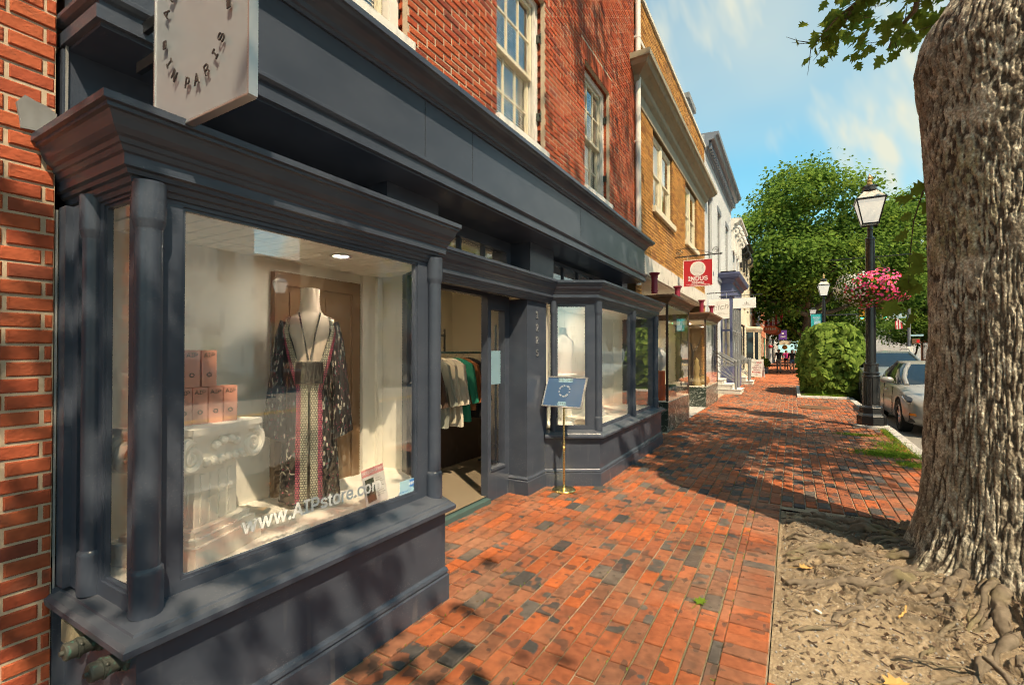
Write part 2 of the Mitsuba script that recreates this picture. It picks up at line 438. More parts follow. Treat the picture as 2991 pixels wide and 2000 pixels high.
def hole_wall(mb, X, y0, y1, z0, z1, holes, depth, uv=(0, 0)):
    """a wall face towards +x with rectangular openings and their reveals"""
    ys = sorted({y0, y1, *[min(max(v, y0), y1) for h in holes for v in h[:2]]}); zs = sorted({z0, z1, *[min(max(v, z0), z1) for h in holes for v in h[2:4]]})
    for a, b in zip(ys, ys[1:]):
        for c, d in zip(zs, zs[1:]):
            if not any(h[0] <= (a + b) / 2 <= h[1] and h[2] <= (c + d) / 2 <= h[3] for h in holes): mb.quad((X, a, c), (X, b, c), (X, b, d), (X, a, d), uv)
    for a, b, c, d in [h[:4] for h in holes]:
        q = X - depth
        for p in (((X, a, c), (X, a, d), (q, a, d), (q, a, c)), ((X, b, c), (q, b, c), (q, b, d), (X, b, d)), ((X, a, c), (q, a, c), (q, b, c), (X, b, c)), ((X, a, d), (X, b, d), (q, b, d), (q, a, d))): mb.quad(*p, uv)
    return mb


# ------------------------------------------------------------------ ground
put('ground', MB().quad((-300, -300, -.4), (300, -300, -.4), (300, 600, -.4), (-300, 600, -.4)), M('asphalt'), kind='structure')
put('road', MB().quad((KERB, -40, -.13), (14.7, -40, -.13), (14.7, 160, -.13), (KERB, 160, -.13)), M('asphalt'), kind='structure')
b = MB()
for x in (8.05, 8.3): b.quad((x, -40, -.126), (x + .11, -40, -.126), (x + .11, 160, -.126), (x, 160, -.126))
put('centre_line', b, M('yellowline'), 'road')
b = MB(); R = random.Random(3); y = -12.
while y < 70:
    L = R.uniform(1.6, 2.4); c = .012; z = R.uniform(-.004, .004)
    b.add([(1.57, y, z), (KERB - c, y, z), (KERB, y, z - c), (KERB, y, -.2), (1.57, y + L - .012, z), (KERB - c, y + L - .012, z), (KERB, y + L - .012, z - c), (KERB, y + L - .012, -.2)],
          [[0, 1, 5, 4], [1, 2, 6, 5], [2, 3, 7, 6], [0, 3, 2, 1], [4, 5, 6, 7]]); y += L
put('kerb', b, M('granite'), kind='structure')
put('kerb', MB().box((14.7, -40, -.3), (14.85, 160, 0)), M('granite'), kind='structure')
put('pavement', MB().quad((14.85, -40, 0), (19.2, -40, 0), (19.2, 160, 0), (14.85, 160, 0)), M('farpave'), kind='structure')
PIT = (-.109, 1.57, 2.5, 5.33)
SIDE = 26.
b = MB()
for x0, x1, y0, y1 in ((-2.75, PIT[0], -14, SIDE), (PIT[0], 1.57, -14, PIT[2]), (PIT[0], 1.57, PIT[3], SIDE)): b.quad((x0, y0, -.011), (x1, y0, -.011), (x1, y1, -.011), (x0, y1, -.011))
sidewalk = put('sidewalk', b, M('joint'), kind='structure')
put('far_paving', MB().quad((-2.75, SIDE, -.004), (1.57, SIDE, -.004), (1.57, 160, -.004), (-2.75, 160, -.004)), M('farpave'), sidewalk)
R = random.Random(11); pav = []
foot = Polygon([(-2.75, -14), (-1.85, -14), (-1.85, 2.35), (-2.4, 2.64), (-2.4, 2.95), (-2.64, 2.95), (-2.64, 4.42), (-2.4, 4.45), (-2.4, 4.87), (-1.88, 5.18), (-1.88, 8.12), (-2.1, 8.2), (-2.0, 9.3), (-2.08, 11.45), (-2.7, 11.5), (-2.7, 13.9), (-2.1, 13.95), (-2.1, 16.4), (-2.1, SIDE), (-2.75, SIDE)])


def pave(x0, x1, y0, y1, across=False):
    w, l, j = .1035, .209, .007
    r, p = 0, (y0 if across else x0)
    while p < (y1 if across else x1) - .03:
        q = (x0 if across else y0) - (0 if across else (r % 2) * l * .5 + R.uniform(-.03, .03) + .06 * math.sin(r * 1.3))
        while q < (x1 if across else y1):
            ln = (l if R.random() > .06 else l * .5) if not across else l
            e = min(p + w - j, (y1 if across else x1)); f = min(q + ln - j, (x1 if across else y1)); g = max(q, x0 if across else y0)
            if f - g > .03:
                a = (g, f, p, e) if across else (p, e, g, f)
                if not foot.contains(sbox(a[0], a[2], a[1], a[3])): pav.append((*a, R.random()))
            q += ln
        p += w; r += 1


pave(-2.75, -.318, -1.2, SIDE)
pave(-.316, PIT[0] - .003, -1.2, PIT[3] + .1, True)
pave(PIT[0] - .2, 1.565, PIT[3] + .105, SIDE)
pave(PIT[0], 1.565, PIT[2] - .73, PIT[2] - .004)
eyev = lambda q: -math.sin(YAW) * q[0] + math.cos(YAW) * q[1]


def seen(a):
    x, y = (a[0] + a[1]) / 2, (a[2] + a[3]) / 2; Z = eyev((x, y)); X = math.cos(YAW) * x + math.sin(YAW) * y
    return Z > .9 and abs(X / Z) < 1.07 and 1.5 / Z < .71


pav.sort(key=lambda a: (not seen(a), math.hypot((a[0] + a[1]) / 2, (a[2] + a[3]) / 2)))
mb = MB()
for k, (x0, x1, y0, y1, t) in enumerate(pav):
    one = MB() if k < 300 else mb; t = t * .72 if x1 > PIT[0] - .01 and y0 < PIT[3] and R.random() < .5 else t
    mx, my = (x0 + x1) / 2, (y0 + y1) / 2
    h = R.uniform(-.0028, .0028) + .0015 * math.sin(mx * 1.9 + my * .8) * math.sin(my * .9) * (my > 5)
    brickbox(one, 'z', h, x0 + R.uniform(0, .003), x1 - R.uniform(0, .003), y0 + R.uniform(0, .003), y1 - R.uniform(0, .003), .05, (t, .5), .0045)
    one.v[-1][:, 2] += R.uniform(-.02, .02) * (one.v[-1][:, 0] - mx) + R.uniform(-.012, .012) * (one.v[-1][:, 1] - my)
    if k < 300: put('brick', one, M('brick'), sidewalk, uv=True)
put('brickwork', mb, M('brick'), sidewalk, uv=True, kind='stuff')
put('manhole_cover', MB().lathe([(0, .022), (.42, .022), (.43, .018), (.43, -.02)], (.55, 15.4, 0), 40), M('brownwood'), sidewalk)

# soil of the tree pit: a height field that rises towards the trunk
TR = np.array([1.30, 4.42])
nx, ny = 210, 340
gx_, gy_ = np.meshgrid(np.linspace(PIT[0] + .004, PIT[1], nx), np.linspace(PIT[2], PIT[3], ny), indexing='ij')
rd = np.hypot(gx_ - TR[0], gy_ - TR[1])
edge = np.minimum.reduce([gx_ - PIT[0], gy_ - PIT[2], PIT[3] - gy_]) / .12
hz = meshkit.fbm(np.stack([gx_ * 5, gy_ * 5, gx_ * 0], -1), 4, 2) * .05 + meshkit.fbm(np.stack([gx_ * 26, gy_ * 26, gx_ * 0], -1), 3, 5) * .012 - .040 + .16 * np.exp(-(rd / .75) ** 2)
ta = np.arctan2(gy_ - TR[1], gx_ - TR[0]); wv = meshkit.fbm(np.stack([gx_ * 3, gy_ * 3, gx_ * 0], -1), 3, 8) - .5
rg1 = 1 - np.abs(2 * meshkit.fbm(np.stack([np.cos(ta + wv * 1.5) * 4.4, np.sin(ta + wv * 1.5) * 4.4, rd * 1.1], -1), 2, 31) - 1) * 3.6
rg2 = 1 - np.abs(2 * meshkit.fbm(np.stack([np.cos(ta - wv * 1.8) * 8, np.sin(ta - wv * 1.8) * 8, rd * 2.0], -1), 2, 37) - 1) * 4
rootness = np.clip(np.maximum(rg1, rg2 * .8), 0, 1) * np.clip(1.85 - rd * .98, 0, 1) * np.clip((meshkit.fbm(np.stack([gx_ * 2.2, gy_ * 2.2, gx_ * 0], -1), 3, 77) - .24) * 4.5, 0, 1)
hz = hz + .07 * rootness ** .8
hz = -.03 + (hz + .03) * np.clip(edge, .15, 1)
i, j = np.meshgrid(np.arange(nx - 1), np.arange(ny - 1), indexing='ij')
q = np.stack([i * ny + j, (i + 1) * ny + j, (i + 1) * ny + j + 1, i * ny + j + 1], -1).reshape(-1, 4)
su = np.stack([np.clip(.42 - gx_ * .35 + .1 * np.sin(gy_ * 3), -.3, .5).ravel(), rootness.ravel()], -1)
put('soil', MB().add(np.stack([gx_, gy_, hz], -1).reshape(-1, 3), q, su), M('soil'), smooth=True, uv=True, kind='structure')


def soil_z(x, y):
    a = int(np.clip((x - PIT[0]) / (PIT[1] - PIT[0]) * (nx - 1), 0, nx - 1)); c = int(np.clip((y - PIT[2]) / (PIT[3] - PIT[2]) * (ny - 1), 0, ny - 1)); return float(hz[a, c])


# ------------------------------------------------------------------ the red brick building with its dark blue shopfront
B = thing('brick_building', 'red brick building with a dark navy shopfront and white sash windows, nearest to the camera', 'building')
ytop = 8.4
WIN = [(1.62, 2.66), (3.90, 4.94), (6.17, 7.21)]
holes = [(a, c, 3.80, 5.55) for a, c in WIN]
b = hole_wall(MB(), WX - .007, .715, 8.58, 3.30, ytop, holes, .05)
q = WX - .007; b.quad((q, -7, -.2), (q, .70, -.2), (q, .70, ytop), (q, -7, ytop)).quad((q, .70, 3.3), (q, .716, 3.3), (q, .716, ytop), (q, .70, ytop))
b.box((-12, -7, -.2), (-6.2, 8.58, ytop)).box((-6.2, -7, 2.9), (-3.0, 8.58, ytop)).box((-6.2, -7, -.2), (WX - .02, .2, ytop)).box((-3.0, 8.2, 3.3), (WX - .03, 8.55, ytop)).box((-3.0, .3, 5.9), (WX - .03, 8.3, ytop))
wall = put('wall', b, M('mortar'), B)
R = random.Random(5)
sold = [(a - .12, c + .12, 5.55, 5.80) for a, c in WIN]
br = courses(.70, 8.58, 3.33, ytop, .208, .0625, .0115, holes + sold, R)
for a, c, z0, z1 in sold:
    n = 18
    for k in range(n): br.append((a + k * (c - a) / n, a + (k + 1) * (c - a) / n - .01, z0, z1 - .008, R.random()))
brick_field(wall, WX, [x for x in br if x[1] < 8.6], 0., R, 170, eye=(2.6, 0))
br = courses(-1.2, .700, -.10, ytop, .208, .0605, .008, [], R)
brick_field(wall, WX, br, 0., R, 130, eye=(.60, 0), rest='brickwork')
put('mortar_patch', MB().mesh(place(trimesh.creation.extrude_polygon(Polygon([(0, 0), (.09, .01), (.10, .09), (.07, .11), (.04, .115), (.01, .125), (-.012, .09), (-.004, .04)]), .014), (WX - .002, .600, 2.325), (0, 1, 0), (0, 0, .85))), M('tintgrey'), wall)


def sash_window(parent, X, y0, y1, z0, z1, cols, rows, gap=.1, frame='white', sash='cream', blind=True, hinges=True, panes=True):
    """a double hung window set back in its opening"""
    x = X - gap; w = .085; b = MB()
    b.box((x - .08, y0, z0), (x, y0 + w, z1)).box((x - .08, y1 - w, z0), (x, y1, z1)).box((x - .08, y0 + w, z1 - w), (x + .002, y1 - w, z1)).box((x - .08, y0 - .03, z0 - .09), (X + .045, y1 + .03, z0 - .002))
    b.box((x - .02, y0 + w, z0), (x - .018 + .03, y0 + w + .018, z1 - w)).box((x - .02, y1 - w - .018, z0), (x + .012, y1 - w, z1 - w))
    W = put('window', b, M(frame), parent)
    ya, yb = y0 + w + .02, y1 - w - .02; zm = (z0 + z1 - w) / 2
    for k, (a, c, xx) in enumerate(((z0 + .01, zm + .02, x - .065), (zm - .02, z1 - w - .01, x - .025))):
        s = MB(); t = .042; cw = (yb - ya - 2 * t) / cols; ch = (c - a - 2 * t) / rows
        s.box((xx - .035, ya, a), (xx, yb, a + t)).box((xx - .035, ya, c - t), (xx, yb, c)).box((xx - .035, ya, a + t), (xx, ya + t, c - t)).box((xx - .035, yb - t, a + t), (xx, yb, c - t))
        for i in range(1, cols): s.box((xx - .03, ya + t + i * cw - .011, a + t), (xx - .004, ya + t + i * cw + .011, c - t))
        for j in range(1, rows): s.box((xx - .028, ya + t, a + t + j * ch - .011), (xx - .006, yb - t, a + t + j * ch + .011))
        S = put('sash', s, M(sash), W)
        pd = None
        for i in range(cols if panes else 1):
            for j in range(rows if panes else 1):
                if panes:
                    if pd is None: pd = mikit.ply(MB().quad((0, 0, 0), (0, cw - .018, 0), (0, cw - .018, ch - .018), (0, 0, ch - .018)).tm(), M('pane'))
                    reuse('pane', pd, W, T().translate([xx - .016, ya + t + i * cw + .009, a + t + j * ch + .009]))
                else: put('pane', MB().quad((xx - .016, ya + t, a + t), (xx - .016, yb - t, a + t), (xx - .016, yb - t, c - t), (xx - .016, ya + t, c - t)), M('pane'), W)
    if blind:
        s = MB(); z = z0 + .05
        while z < z1 - .1: s.quad((x - .125, ya, z), (x - .125, yb, z), (x - .14, yb, z + .024), (x - .14, ya, z + .024)); z += .0285
        put('blind', s, M('blind'), W)
    put('room', MB().box((x - .45, y0, z0), (x - .17, y1, z1)), M('darkroom'), W)
    if hinges:
        for zz in (z0 + .42, z1 - .42):
            for yy, sg in ((y1 - .02, 1), (y0 + .02, -1)):
                put('hinge', MB().box((x, yy - .012, zz - .045), (x + .035, yy + .012, zz + .045)).box((x + .035, yy - .012, zz + .025), (x + .05, yy + .03 * sg, zz + .042)).tube([(x + .045, yy + .02 * sg, zz - .05), (x + .045, yy + .02 * sg, zz + .075)], .007), M('bronze'), W)
    return W


for a, c in WIN: sash_window(B, WX, a, c, 3.80, 5.55, 3, 2)
# fascia with its crown, the beams and boards under it
FP = [(WX - .05, .737), (-2.165, .737), (-2.165, 8.17), (WX - .05, 8.17)]
put('fascia', MB().sweep([(.0, 2.83), (.0, 3.23), (-.09, 3.23), (-.09, 2.83)], FP), M('paint'), B)
put('fascia_moulding', MB().sweep([(-.09, 2.705), (.018, 2.705), (.018, 2.755), (.006, 2.762), (.006, 2.778), (.022, 2.784), (.034, 2.797), (.034, 2.812), (.020, 2.822), (.006, 2.83), (-.09, 2.83)], FP), M('paint'), B)
put('fascia_crown', MB().sweep([(-.09, 3.232), (.012, 3.232), (.018, 3.25), (.03, 3.258), (.036, 3.28), (.055, 3.30), (.085, 3.318), (.115, 3.328), (.125, 3.345), (.14, 3.35), (.14, 3.385), (-.09, 3.41), (-.30, 3.42), (-.30, 3.36), (-.09, 3.3)], FP), M('paint'), B)
for yy in (2.52, 3.08, 5.32): put('fascia_joint', MB().box((-2.166, yy - .0015, 2.84), (-2.1635, yy + .0015, 3.22)), M('black'), B)
put('soffit', MB().box((-2.9, .74, 2.69), (-2.17, 8.17, 2.72)), M('paint'), B)
b = MB().box((-2.85, .72, 2.30), (-2.66, 3.06, 2.69)).box((-2.85, 4.44, 2.30), (-2.66, 8.15, 2.69)).box((-2.85, 3.06, 2.60), (-2.66, 4.44, 2.69)).box((-2.85, 3.06, 2.30), (-2.66, 4.44, 2.36))
b.box((-2.66, .72, 2.30), (-2.46, 1.05, 2.69)).box((-2.66, 7.85, 2.3), (-2.46, 8.15, 2.69))
put('upper_panelling', b, M('paint'), B)
for a, c in ((2.42, 2.98), (4.52, 5.10)): put('pier_block', MB().box((-2.66, a, 2.33), (-2.42, c, 2.688)), M('paint'), B)
W = put('transom', MB().box((-2.70, 3.10, 2.36), (-2.62, 3.16, 2.60)).box((-2.70, 4.36, 2.36), (-2.62, 4.44, 2.60)).box((-2.70, 3.16, 2.36), (-2.62, 4.36, 2.41)).box((-2.70, 3.16, 2.565), (-2.62, 4.36, 2.60)).box((-2.69, 3.56, 2.41), (-2.64, 3.585, 2.565)).box((-2.69, 3.96, 2.41), (-2.64, 3.985, 2.565)), M('paint'), B)
for a, c in ((3.16, 3.56), (3.585, 3.96), (3.985, 4.36)): put('pane', MB().quad((-2.665, a, 2.41), (-2.665, c, 2.41), (-2.665, c, 2.565), (-2.665, a, 2.565)), M('pane'), W)
W = put('transom', MB().box((-2.656, 5.25, 2.36), (-2.60, 6.9, 2.40)).box((-2.656, 5.25, 2.62), (-2.60, 6.9, 2.66)).box((-2.656, 5.25, 2.4), (-2.60, 5.3, 2.62)).box((-2.656, 6.85, 2.4), (-2.60, 6.9, 2.62)).box((-2.65, 5.8, 2.4), (-2.61, 5.83, 2.62)).box((-2.65, 6.3, 2.4), (-2.61, 6.33, 2.62)), M('paint'), B)
put('pane', MB().quad((-2.63, 5.3, 2.4), (-2.63, 6.85, 2.4), (-2.63, 6.85, 2.62), (-2.63, 5.3, 2.62)), M('pane'), W)

# plan lines: plinth face P and frame face Q
P1 = [(WX - .05, .738), (-1.85, .738), (-1.85, 2.345), (-2.42, 2.66)]
P2 = [(-2.42, 4.87), (-1.885, 5.18), (-1.885, 8.12), (WX - .05, 8.12)]
Q1 = [(WX - .05, .77), (-1.96, .77), (-1.96, 2.39), (-2.40, 2.62)]
Q2 = [(-2.40, 4.98), (-1.96, 5.24), (-1.96, 8.04), (WX - .05, 8.04)]
QD = Q1[1:2] + [Q1[2], (-2.40, 2.64), (-2.40, 4.965), Q2[1]]
CORN = [(-.06, 2.062), (.010, 2.062), (.016, 2.078), (.030, 2.082), (.036, 2.10), (.052, 2.104), (.056, 2.118), (.072, 2.124), (.072, 2.160), (.082, 2.166), (.090, 2.182), (.098, 2.186), (.104, 2.20), (.118, 2.208), (.134, 2.226), (.146, 2.25), (.154, 2.262), (.168, 2.266), (.168, 2.278), (.185, 2.282), (.185, 2.306), (-.06, 2.33)]
CORN = [(o * .765 if o > 0 else o, z + (z - 2.062) * .03) for o, z in CORN]
put('cornice', MB().sweep(CORN, [Q1[0], *QD, *Q2[2:]]), M('paint'), B)
put('cornice_roof', MB().add([(-1.95, .76, 2.331), (-1.95, 2.4, 2.331), (-2.67, 2.4, 2.331), (-2.67, .76, 2.331), (-1.95, 5.24, 2.331), (-1.95, 8.05, 2.331), (-2.67, 8.05, 2.331), (-2.67, 5.0, 2.331), (-2.39, 2.6, 2.331), (-2.39, 5., 2.331), (-2.67, 5., 2.331), (-2.67, 2.4, 2.331)], [[0, 1, 2, 3], [4, 5, 6, 7], [8, 9, 10, 11]]), M('paint'), B)


def frame_run(mb, p0, p1, opens, z0=.60, z1=2.075, th=.05):
    """frame boards along p0 to p1 with glazed openings (s0, s1, za, zb); returns the glass quads"""
    p0, p1 = np.array(p0), np.array(p1); L = np.linalg.norm(p1 - p0); t = (p1 - p0) / L; nr = np.array([t[1], -t[0]])
    Mx = np.array([[t[0], nr[0], 0], [t[1], nr[1], 0], [0, 0, 1]]); at = (p0[0], p0[1], 0); g = []; s = 0.
    for a, c, za, zb in opens + [(L, L, z0, z1)]:
        if a > s: mb.box((s, -th, z0), (a, 0, z1), rot=Mx, at=at)
        if c > a:
            mb.box((a, -th, z0), (c, 0, za), rot=Mx, at=at).box((a, -th, zb), (c, 0, z1), rot=Mx, at=at)
            e = .012
            for q in (((a, -.026, za), (a + e, -.008, zb)), ((c - e, -.026, za), (c, -.008, zb)), ((a + e, -.026, za), (c - e, -.008, za + e)), ((a + e, -.026, zb - e), (c - e, -.008, zb))): mb.box(*q, rot=Mx, at=at)
            g.append([tuple(np.array(at) + Mx @ np.array(v)) for v in ((a, -.022, za), (c, -.022, za), (c, -.022, zb), (a, -.022, zb))])
        s = c
    return g


def column(x, y, r, rc, zb=.60, zt=2.09):
    return MB().lathe([(rc, zb), (rc, .742), (rc * .97, .756), (r, .764), (r, 1.925), (r * 1.06, 1.93), (rc * .97, 1.955), (rc, 1.965), (rc, zt)], (x, y, 0), 28)


SILL = [(-.16, .612), (-.09, .614), (.012, .590), (.016, .583), (.045, .578), (.058, .566), (.058, .546), (.045, .536), (-.16, .530)]
PLIN = [(-.10, -.15), (.022, -.15), (.022, .142), (.012, .148), (.012, .156), (.020, .162), (.014, .178), (.004, .186), (.0, .192), (.0, .532), (-.10, .532)]
for k, (P, Q, lab) in enumerate(((P1, Q1, 'large navy bay window in front, with the dressed mannequin behind its glass'), (P2, Q2, 'farther navy bay window right of the door'))):
    fm, gl = MB(), []
    if k == 0:
        gl += frame_run(fm, Q[0], Q[1], [(.285, .528, .655, 2.05)], th=.028); gl += frame_run(fm, (-1.962, .772), (-1.962, 2.388), [(.148, 1.448, .655, 2.045)]); gl += frame_run(fm, Q[2], Q[3], [(.10, .40, .655, 2.045)])
    else:
        gl += frame_run(fm, Q[0], Q[1], [(.07, .41, .655, 2.04)]); gl += frame_run(fm, (-1.962, 5.242), (-1.962, 8.038), [(.238, 1.42, .635, 2.045), (1.60, 2.66, .635, 2.045)]); frame_run(fm, Q[2], Q[3], [])
    bw = put('bay_window', fm, M('paint'), B, label=lab)
    put('sill', MB().sweep(SILL, P), M('paint'), bw)
    put('plinth', MB().sweep(PLIN, P), M('paint'), bw)
    cs = [(-1.935, .80, .041, .0505), (-1.935, 2.345, .040, .049), (-2.285, .765, .034, .043)] if k == 0 else [(-1.945, 5.285, .044, .053), (-2.37, 4.99, .03, .038), (-1.955, 6.75, .034, .042), (-1.945, 7.98, .043, .052)]
    for x, y, r, rc in cs: put('column', column(x, y, r, rc), M('paint'), bw, smooth=40)
    for g in gl: put('pane', MB().quad(*g), M('glass'), bw)
put('corner_board', MB().box((WX - .10, .702, -.15), (WX + .006, .745, .60)), M('paint'), B)
put('trim_board', MB().box((WX, .712, .61), (-2.385, .765, 2.06)).box((-2.385, .735, .61), (-2.335, .765, 2.06)), M('paint'), B)
put('caulk', MB().box((WX - .001, .702, .6), (WX + .004, .708, 2.05)).box((WX - .001, .726, 2.34), (WX + .004, .734, 2.70)), M('tintgrey'), B)
# lettering on the big pane
m = text('www.AIPstore.com', .062, .0015, True, False)
put('lettering', MB().mesh(place(m, (-1.978, 1.155, .745), (0, 1, 0), (0, 0, 1))), M('signwhite'), 'brick_building__bay_window', label='white web address lettering along the foot of the pane')
# entrance
for s, (P, lab) in enumerate((([(-2.64, 2.98), (-2.42, 2.98), (-2.42, 2.66)][::-1], None), ([(-2.64, 4.435), (-2.42, 4.45), (-2.42, 4.87)], 'pilaster with the house number 1225'))):
    b = MB()
    if s == 0: b.box((-2.66, 2.62, -.15), (-2.42, 2.98, 2.07)).sweep([(-.02, -.15), (.02, -.15), (.02, .142), (.012, .15), (.012, .158), (.02, .164), (.0, .19), (-.02, .19)], [(-2.42, 2.66), (-2.42, 2.98), (-2.64, 2.98)])
    else: b.box((-2.66, 4.45, -.15), (-2.42, 4.90, 2.07)).sweep([(-.02, -.15), (.02, -.15), (.02, .142), (.012, .15), (.012, .158), (.02, .164), (.0, .19), (-.02, .19)], [(-2.64, 4.45), (-2.42, 4.45), (-2.42, 4.87)])
    p = put('pilaster', b, M('paint'), B, label=lab)
b = MB()
for k, c in enumerate('1225'): b.mesh(place(text(c, .075, .006), (-2.418, 4.675, 1.875 - k * .138), (0, 1, 0), (0, 0, 1)))
put('house_number', b, M('brushed'), p)
for z in (1.62, 1.40): put('door_stop', MB().tube([(-2.42, 2.86, z), (-2.385, 2.86, z)], .016, 12), M('signwhite'), 'brick_building__pilaster')
b = MB().box((-2.72, 4.03, .0), (-2.64, 4.09, 2.10)).box((-2.72, 4.36, .0), (-2.64, 4.45, 2.10)).box((-2.72, 4.09, .0), (-2.64, 4.36, .30)).box((-2.72, 4.09, 1.94), (-2.64, 4.36, 2.10)).box((-2.72, 2.98, 2.06), (-2.64, 4.03, 2.14)).box((-2.78, 2.98, .0), (-2.64, 3.03, 2.06)).box((-2.70, 4.09, .30), (-2.625, 4.36, .325)).box((-2.72, 2.98, 2.14), (-2.64, 4.45, 2.36))
d = put('doorway', b, M('paint'), B)
put('sidelight', MB().quad((-2.68, 4.09, .30), (-2.68, 4.36, .30), (-2.68, 4.36, 1.94), (-2.68, 4.09, 1.94)), M('glass'), d)
put('notice', MB().box((-2.686, 4.11, 1.17), (-2.683, 4.34, 1.52)), M('skyblue'), d)
put('threshold', MB().box((-2.86, 3.03, -.02), (-2.60, 4.03, .045)), M('tealtrim'), d)
D = put('door', MB().box((-3.62, 3.04, .06), (-2.80, 3.08, 2.04)).box((-3.55, 3.08, .25), (-2.86, 3.088, .9)).box((-3.55, 3.08, 1.05), (-2.86, 3.088, 1.95)), M('brownwood'), B, label='open inner door folded back into the shop')
put('latch', MB().box((-3.58, 3.08, .98), (-3.56, 3.1, 1.16)).tube([(-3.57, 3.1, 1.1), (-3.57, 3.14, 1.1)], .02), M('brass'), D)
# room behind the door
b = MB().quad((-4.9, 2.7, .06), (-2.66, 2.7, .06), (-2.66, 6.4, .06), (-4.9, 6.4, .06))
put('floor', b, M('woodfloor'), B)
b = MB().quad((-4.9, 2.7, .06), (-4.9, 6.4, .06), (-4.9, 6.4, 2.6), (-4.9, 2.7, 2.6)).quad((-4.9, 2.7, .06), (-2.66, 2.7, .06), (-2.66, 2.7, 2.6), (-4.9, 2.7, 2.6)).quad((-4.9, 6.4, .06), (-2.66, 6.4, .06), (-2.66, 6.4, 2.6), (-4.9, 6.4, 2.6)).quad((-4.9, 2.7, 2.6), (-2.66, 2.7, 2.6), (-2.66, 6.4, 2.6), (-4.9, 6.4, 2.6))
for y in (3.2, 4.3, 5.4): b.box((-4.9, y, .3), (-4.87, y + .9, 2.3))
put('shop_wall', b, M('plasterroom'), B)
# display rooms of the two bays
for k, (y0, y1, zf) in enumerate(((.80, 2.60, .652), (5.12, 8.0, .632))):
    xb = -2.66; b = MB()
    fl = Polygon([(-1.99, y0 + .02), (-1.99, y1 - .24 if k == 0 else y1), (-2.4, y1), (xb, y1), (xb, y0), (-2.4, y0)]) if k == 0 else Polygon([(-1.99, y0 + .17), (-1.99, y1), (xb, y1), (xb, y0 - .1), (-2.4, y0 - .1)])
    for z in (zf, 2.06): tv, tf = trimesh.creation.triangulate_polygon(fl, engine='earcut'); b.add(np.c_[tv, np.full(len(tv), z)], tf)
    b.quad((xb, y0 - .1, zf), (xb, y1 + .1, zf), (xb, y1 + .1, 2.06), (xb, y0 - .1, 2.06))
    b.quad((xb, y0 - (.1 if k else 0), zf), (-2.46, y0 - (.1 if k else 0), zf), (-2.46, y0 - (.1 if k else 0), 2.06), (xb, y0 - (.1 if k else 0), 2.06)).quad((xb, y1, zf), (-2.41 if k == 0 else -2.0, y1, zf), (-2.41 if k == 0 else -2.0, y1, 2.06), (xb, y1, 2.06))
    for y in np.arange(y0 + .1, y1 - .2, .085): b.box((xb, y, 2.052), (-2.02, y + .078, 2.058))
    r = put('display_room', b, M('plasterwhite'), B)
    if k == 0:
        dd = put('cupboard_door', MB().box((xb + .001, 1.72, zf), (xb + .03, 2.36, 1.98)).box((xb + .03, 1.72, zf), (xb + .045, 1.79, 1.98)).box((xb + .03, 2.29, zf), (xb + .045, 2.36, 1.98)).box((xb + .03, 1.79, 1.90), (xb + .045, 2.29, 1.98)).box((xb + .03, 2.02, zf), (xb + .042, 2.06, 1.9)).box((xb + .03, 1.82, 1.42), (xb + .04, 2.00, 1.86)).box((xb + .03, 2.08, 1.42), (xb + .04, 2.27, 1.86)).box((xb + .03, 1.82, .75), (xb + .04, 2.0, 1.35)).box((xb + .03, 2.08, .75), (xb + .04, 2.27, 1.35)), M('doorbrown'), r)
        put('panel_strip', MB().box((xb + .001, 2.40, zf), (xb + .03, 2.46, 2.05)).box((xb + .001, 2.54, zf), (xb + .03, 2.59, 2.05)), M('plasterwhite'), r)
        put('ceiling_lamp', MB().lathe([(.062, 2.047), (.055, 2.043), (.045, 2.05), (.045, 2.056)], (-2.22, 1.86, 0), 24), M('brushed'), r)
        scene[numbered(r + '__lamp_glow')] = mikit.ply(MB().lathe([(.001, 2.049), (.042, 2.049)], (-2.22, 1.86, 0), 20).tm(), M('signwhite'), emitter={'type': 'area', 'radiance': rgb((44, 38, 29))})
    else:
        scene[numbered(r + '__lamp_glow')] = mikit.ply(MB().lathe([(.001, 2.049), (.05, 2.049)], (-2.3, 6.3, 0), 20).tm(), M('signwhite'), emitter={'type': 'area', 'radiance': rgb((44, 38, 29))})
scene['brick_building__shop_wall__ceiling_lamp'] = mikit.ply(MB().lathe([(.001, 2.585), (.12, 2.585)], (-3.5, 3.6, 0), 20).tm(), M('signwhite'), emitter={'type': 'area', 'radiance': rgb((32, 24, 15))})

# ------------------------------------------------------------------ things in and on the shopfront
k = thing('projecting_sign', 'square pale grey blade sign with letters set in a circle, above the big bay window', 'sign')
SX, SZ, SY = -1.743, 2.607, .86
put('panel', MB().box((SX - .296, SY, SZ - .305), (SX + .296, SY + .022, SZ + .305)), mat('mat_signpanel', two(principled((.25, .285, .325), .25, metal=.1, spec=.6))), k)
put('frame_edge', MB().box((SX + .2962, SY - .004, SZ - .309), (SX + .303, SY + .026, SZ + .309)).box((SX - .303, SY - .004, SZ - .309), (SX - .2962, SY + .026, SZ + .309)).box((SX - .296, SY - .004, SZ - .312), (SX + .296, SY + .026, SZ - .3052)), M('brushed'), k)
for zz_ in (SZ + .12, SZ - .02): put('bracket', MB().box((-2.2, SY + .002, zz_), (SX - .303, SY + .02, zz_ + .04)), M('iron'), k)
for s_, an, inw in (('INPARIS', (-1.15, -.80, -.245, .08, .42, .75, 1.05), True), ('AMERICAN', [-1.06 + .302 * q for q in range(8)], False), ('■■', (-1.57, 1.57), False)):
    for c_, a in zip(s_, an): put('letter', MB().mesh(place(ring_text(c_, .205, .037, .004, a, 0, inw), (SX, SY - .009, SZ), (1, 0, 0), (0, 0, 1))), M('ink'), k)
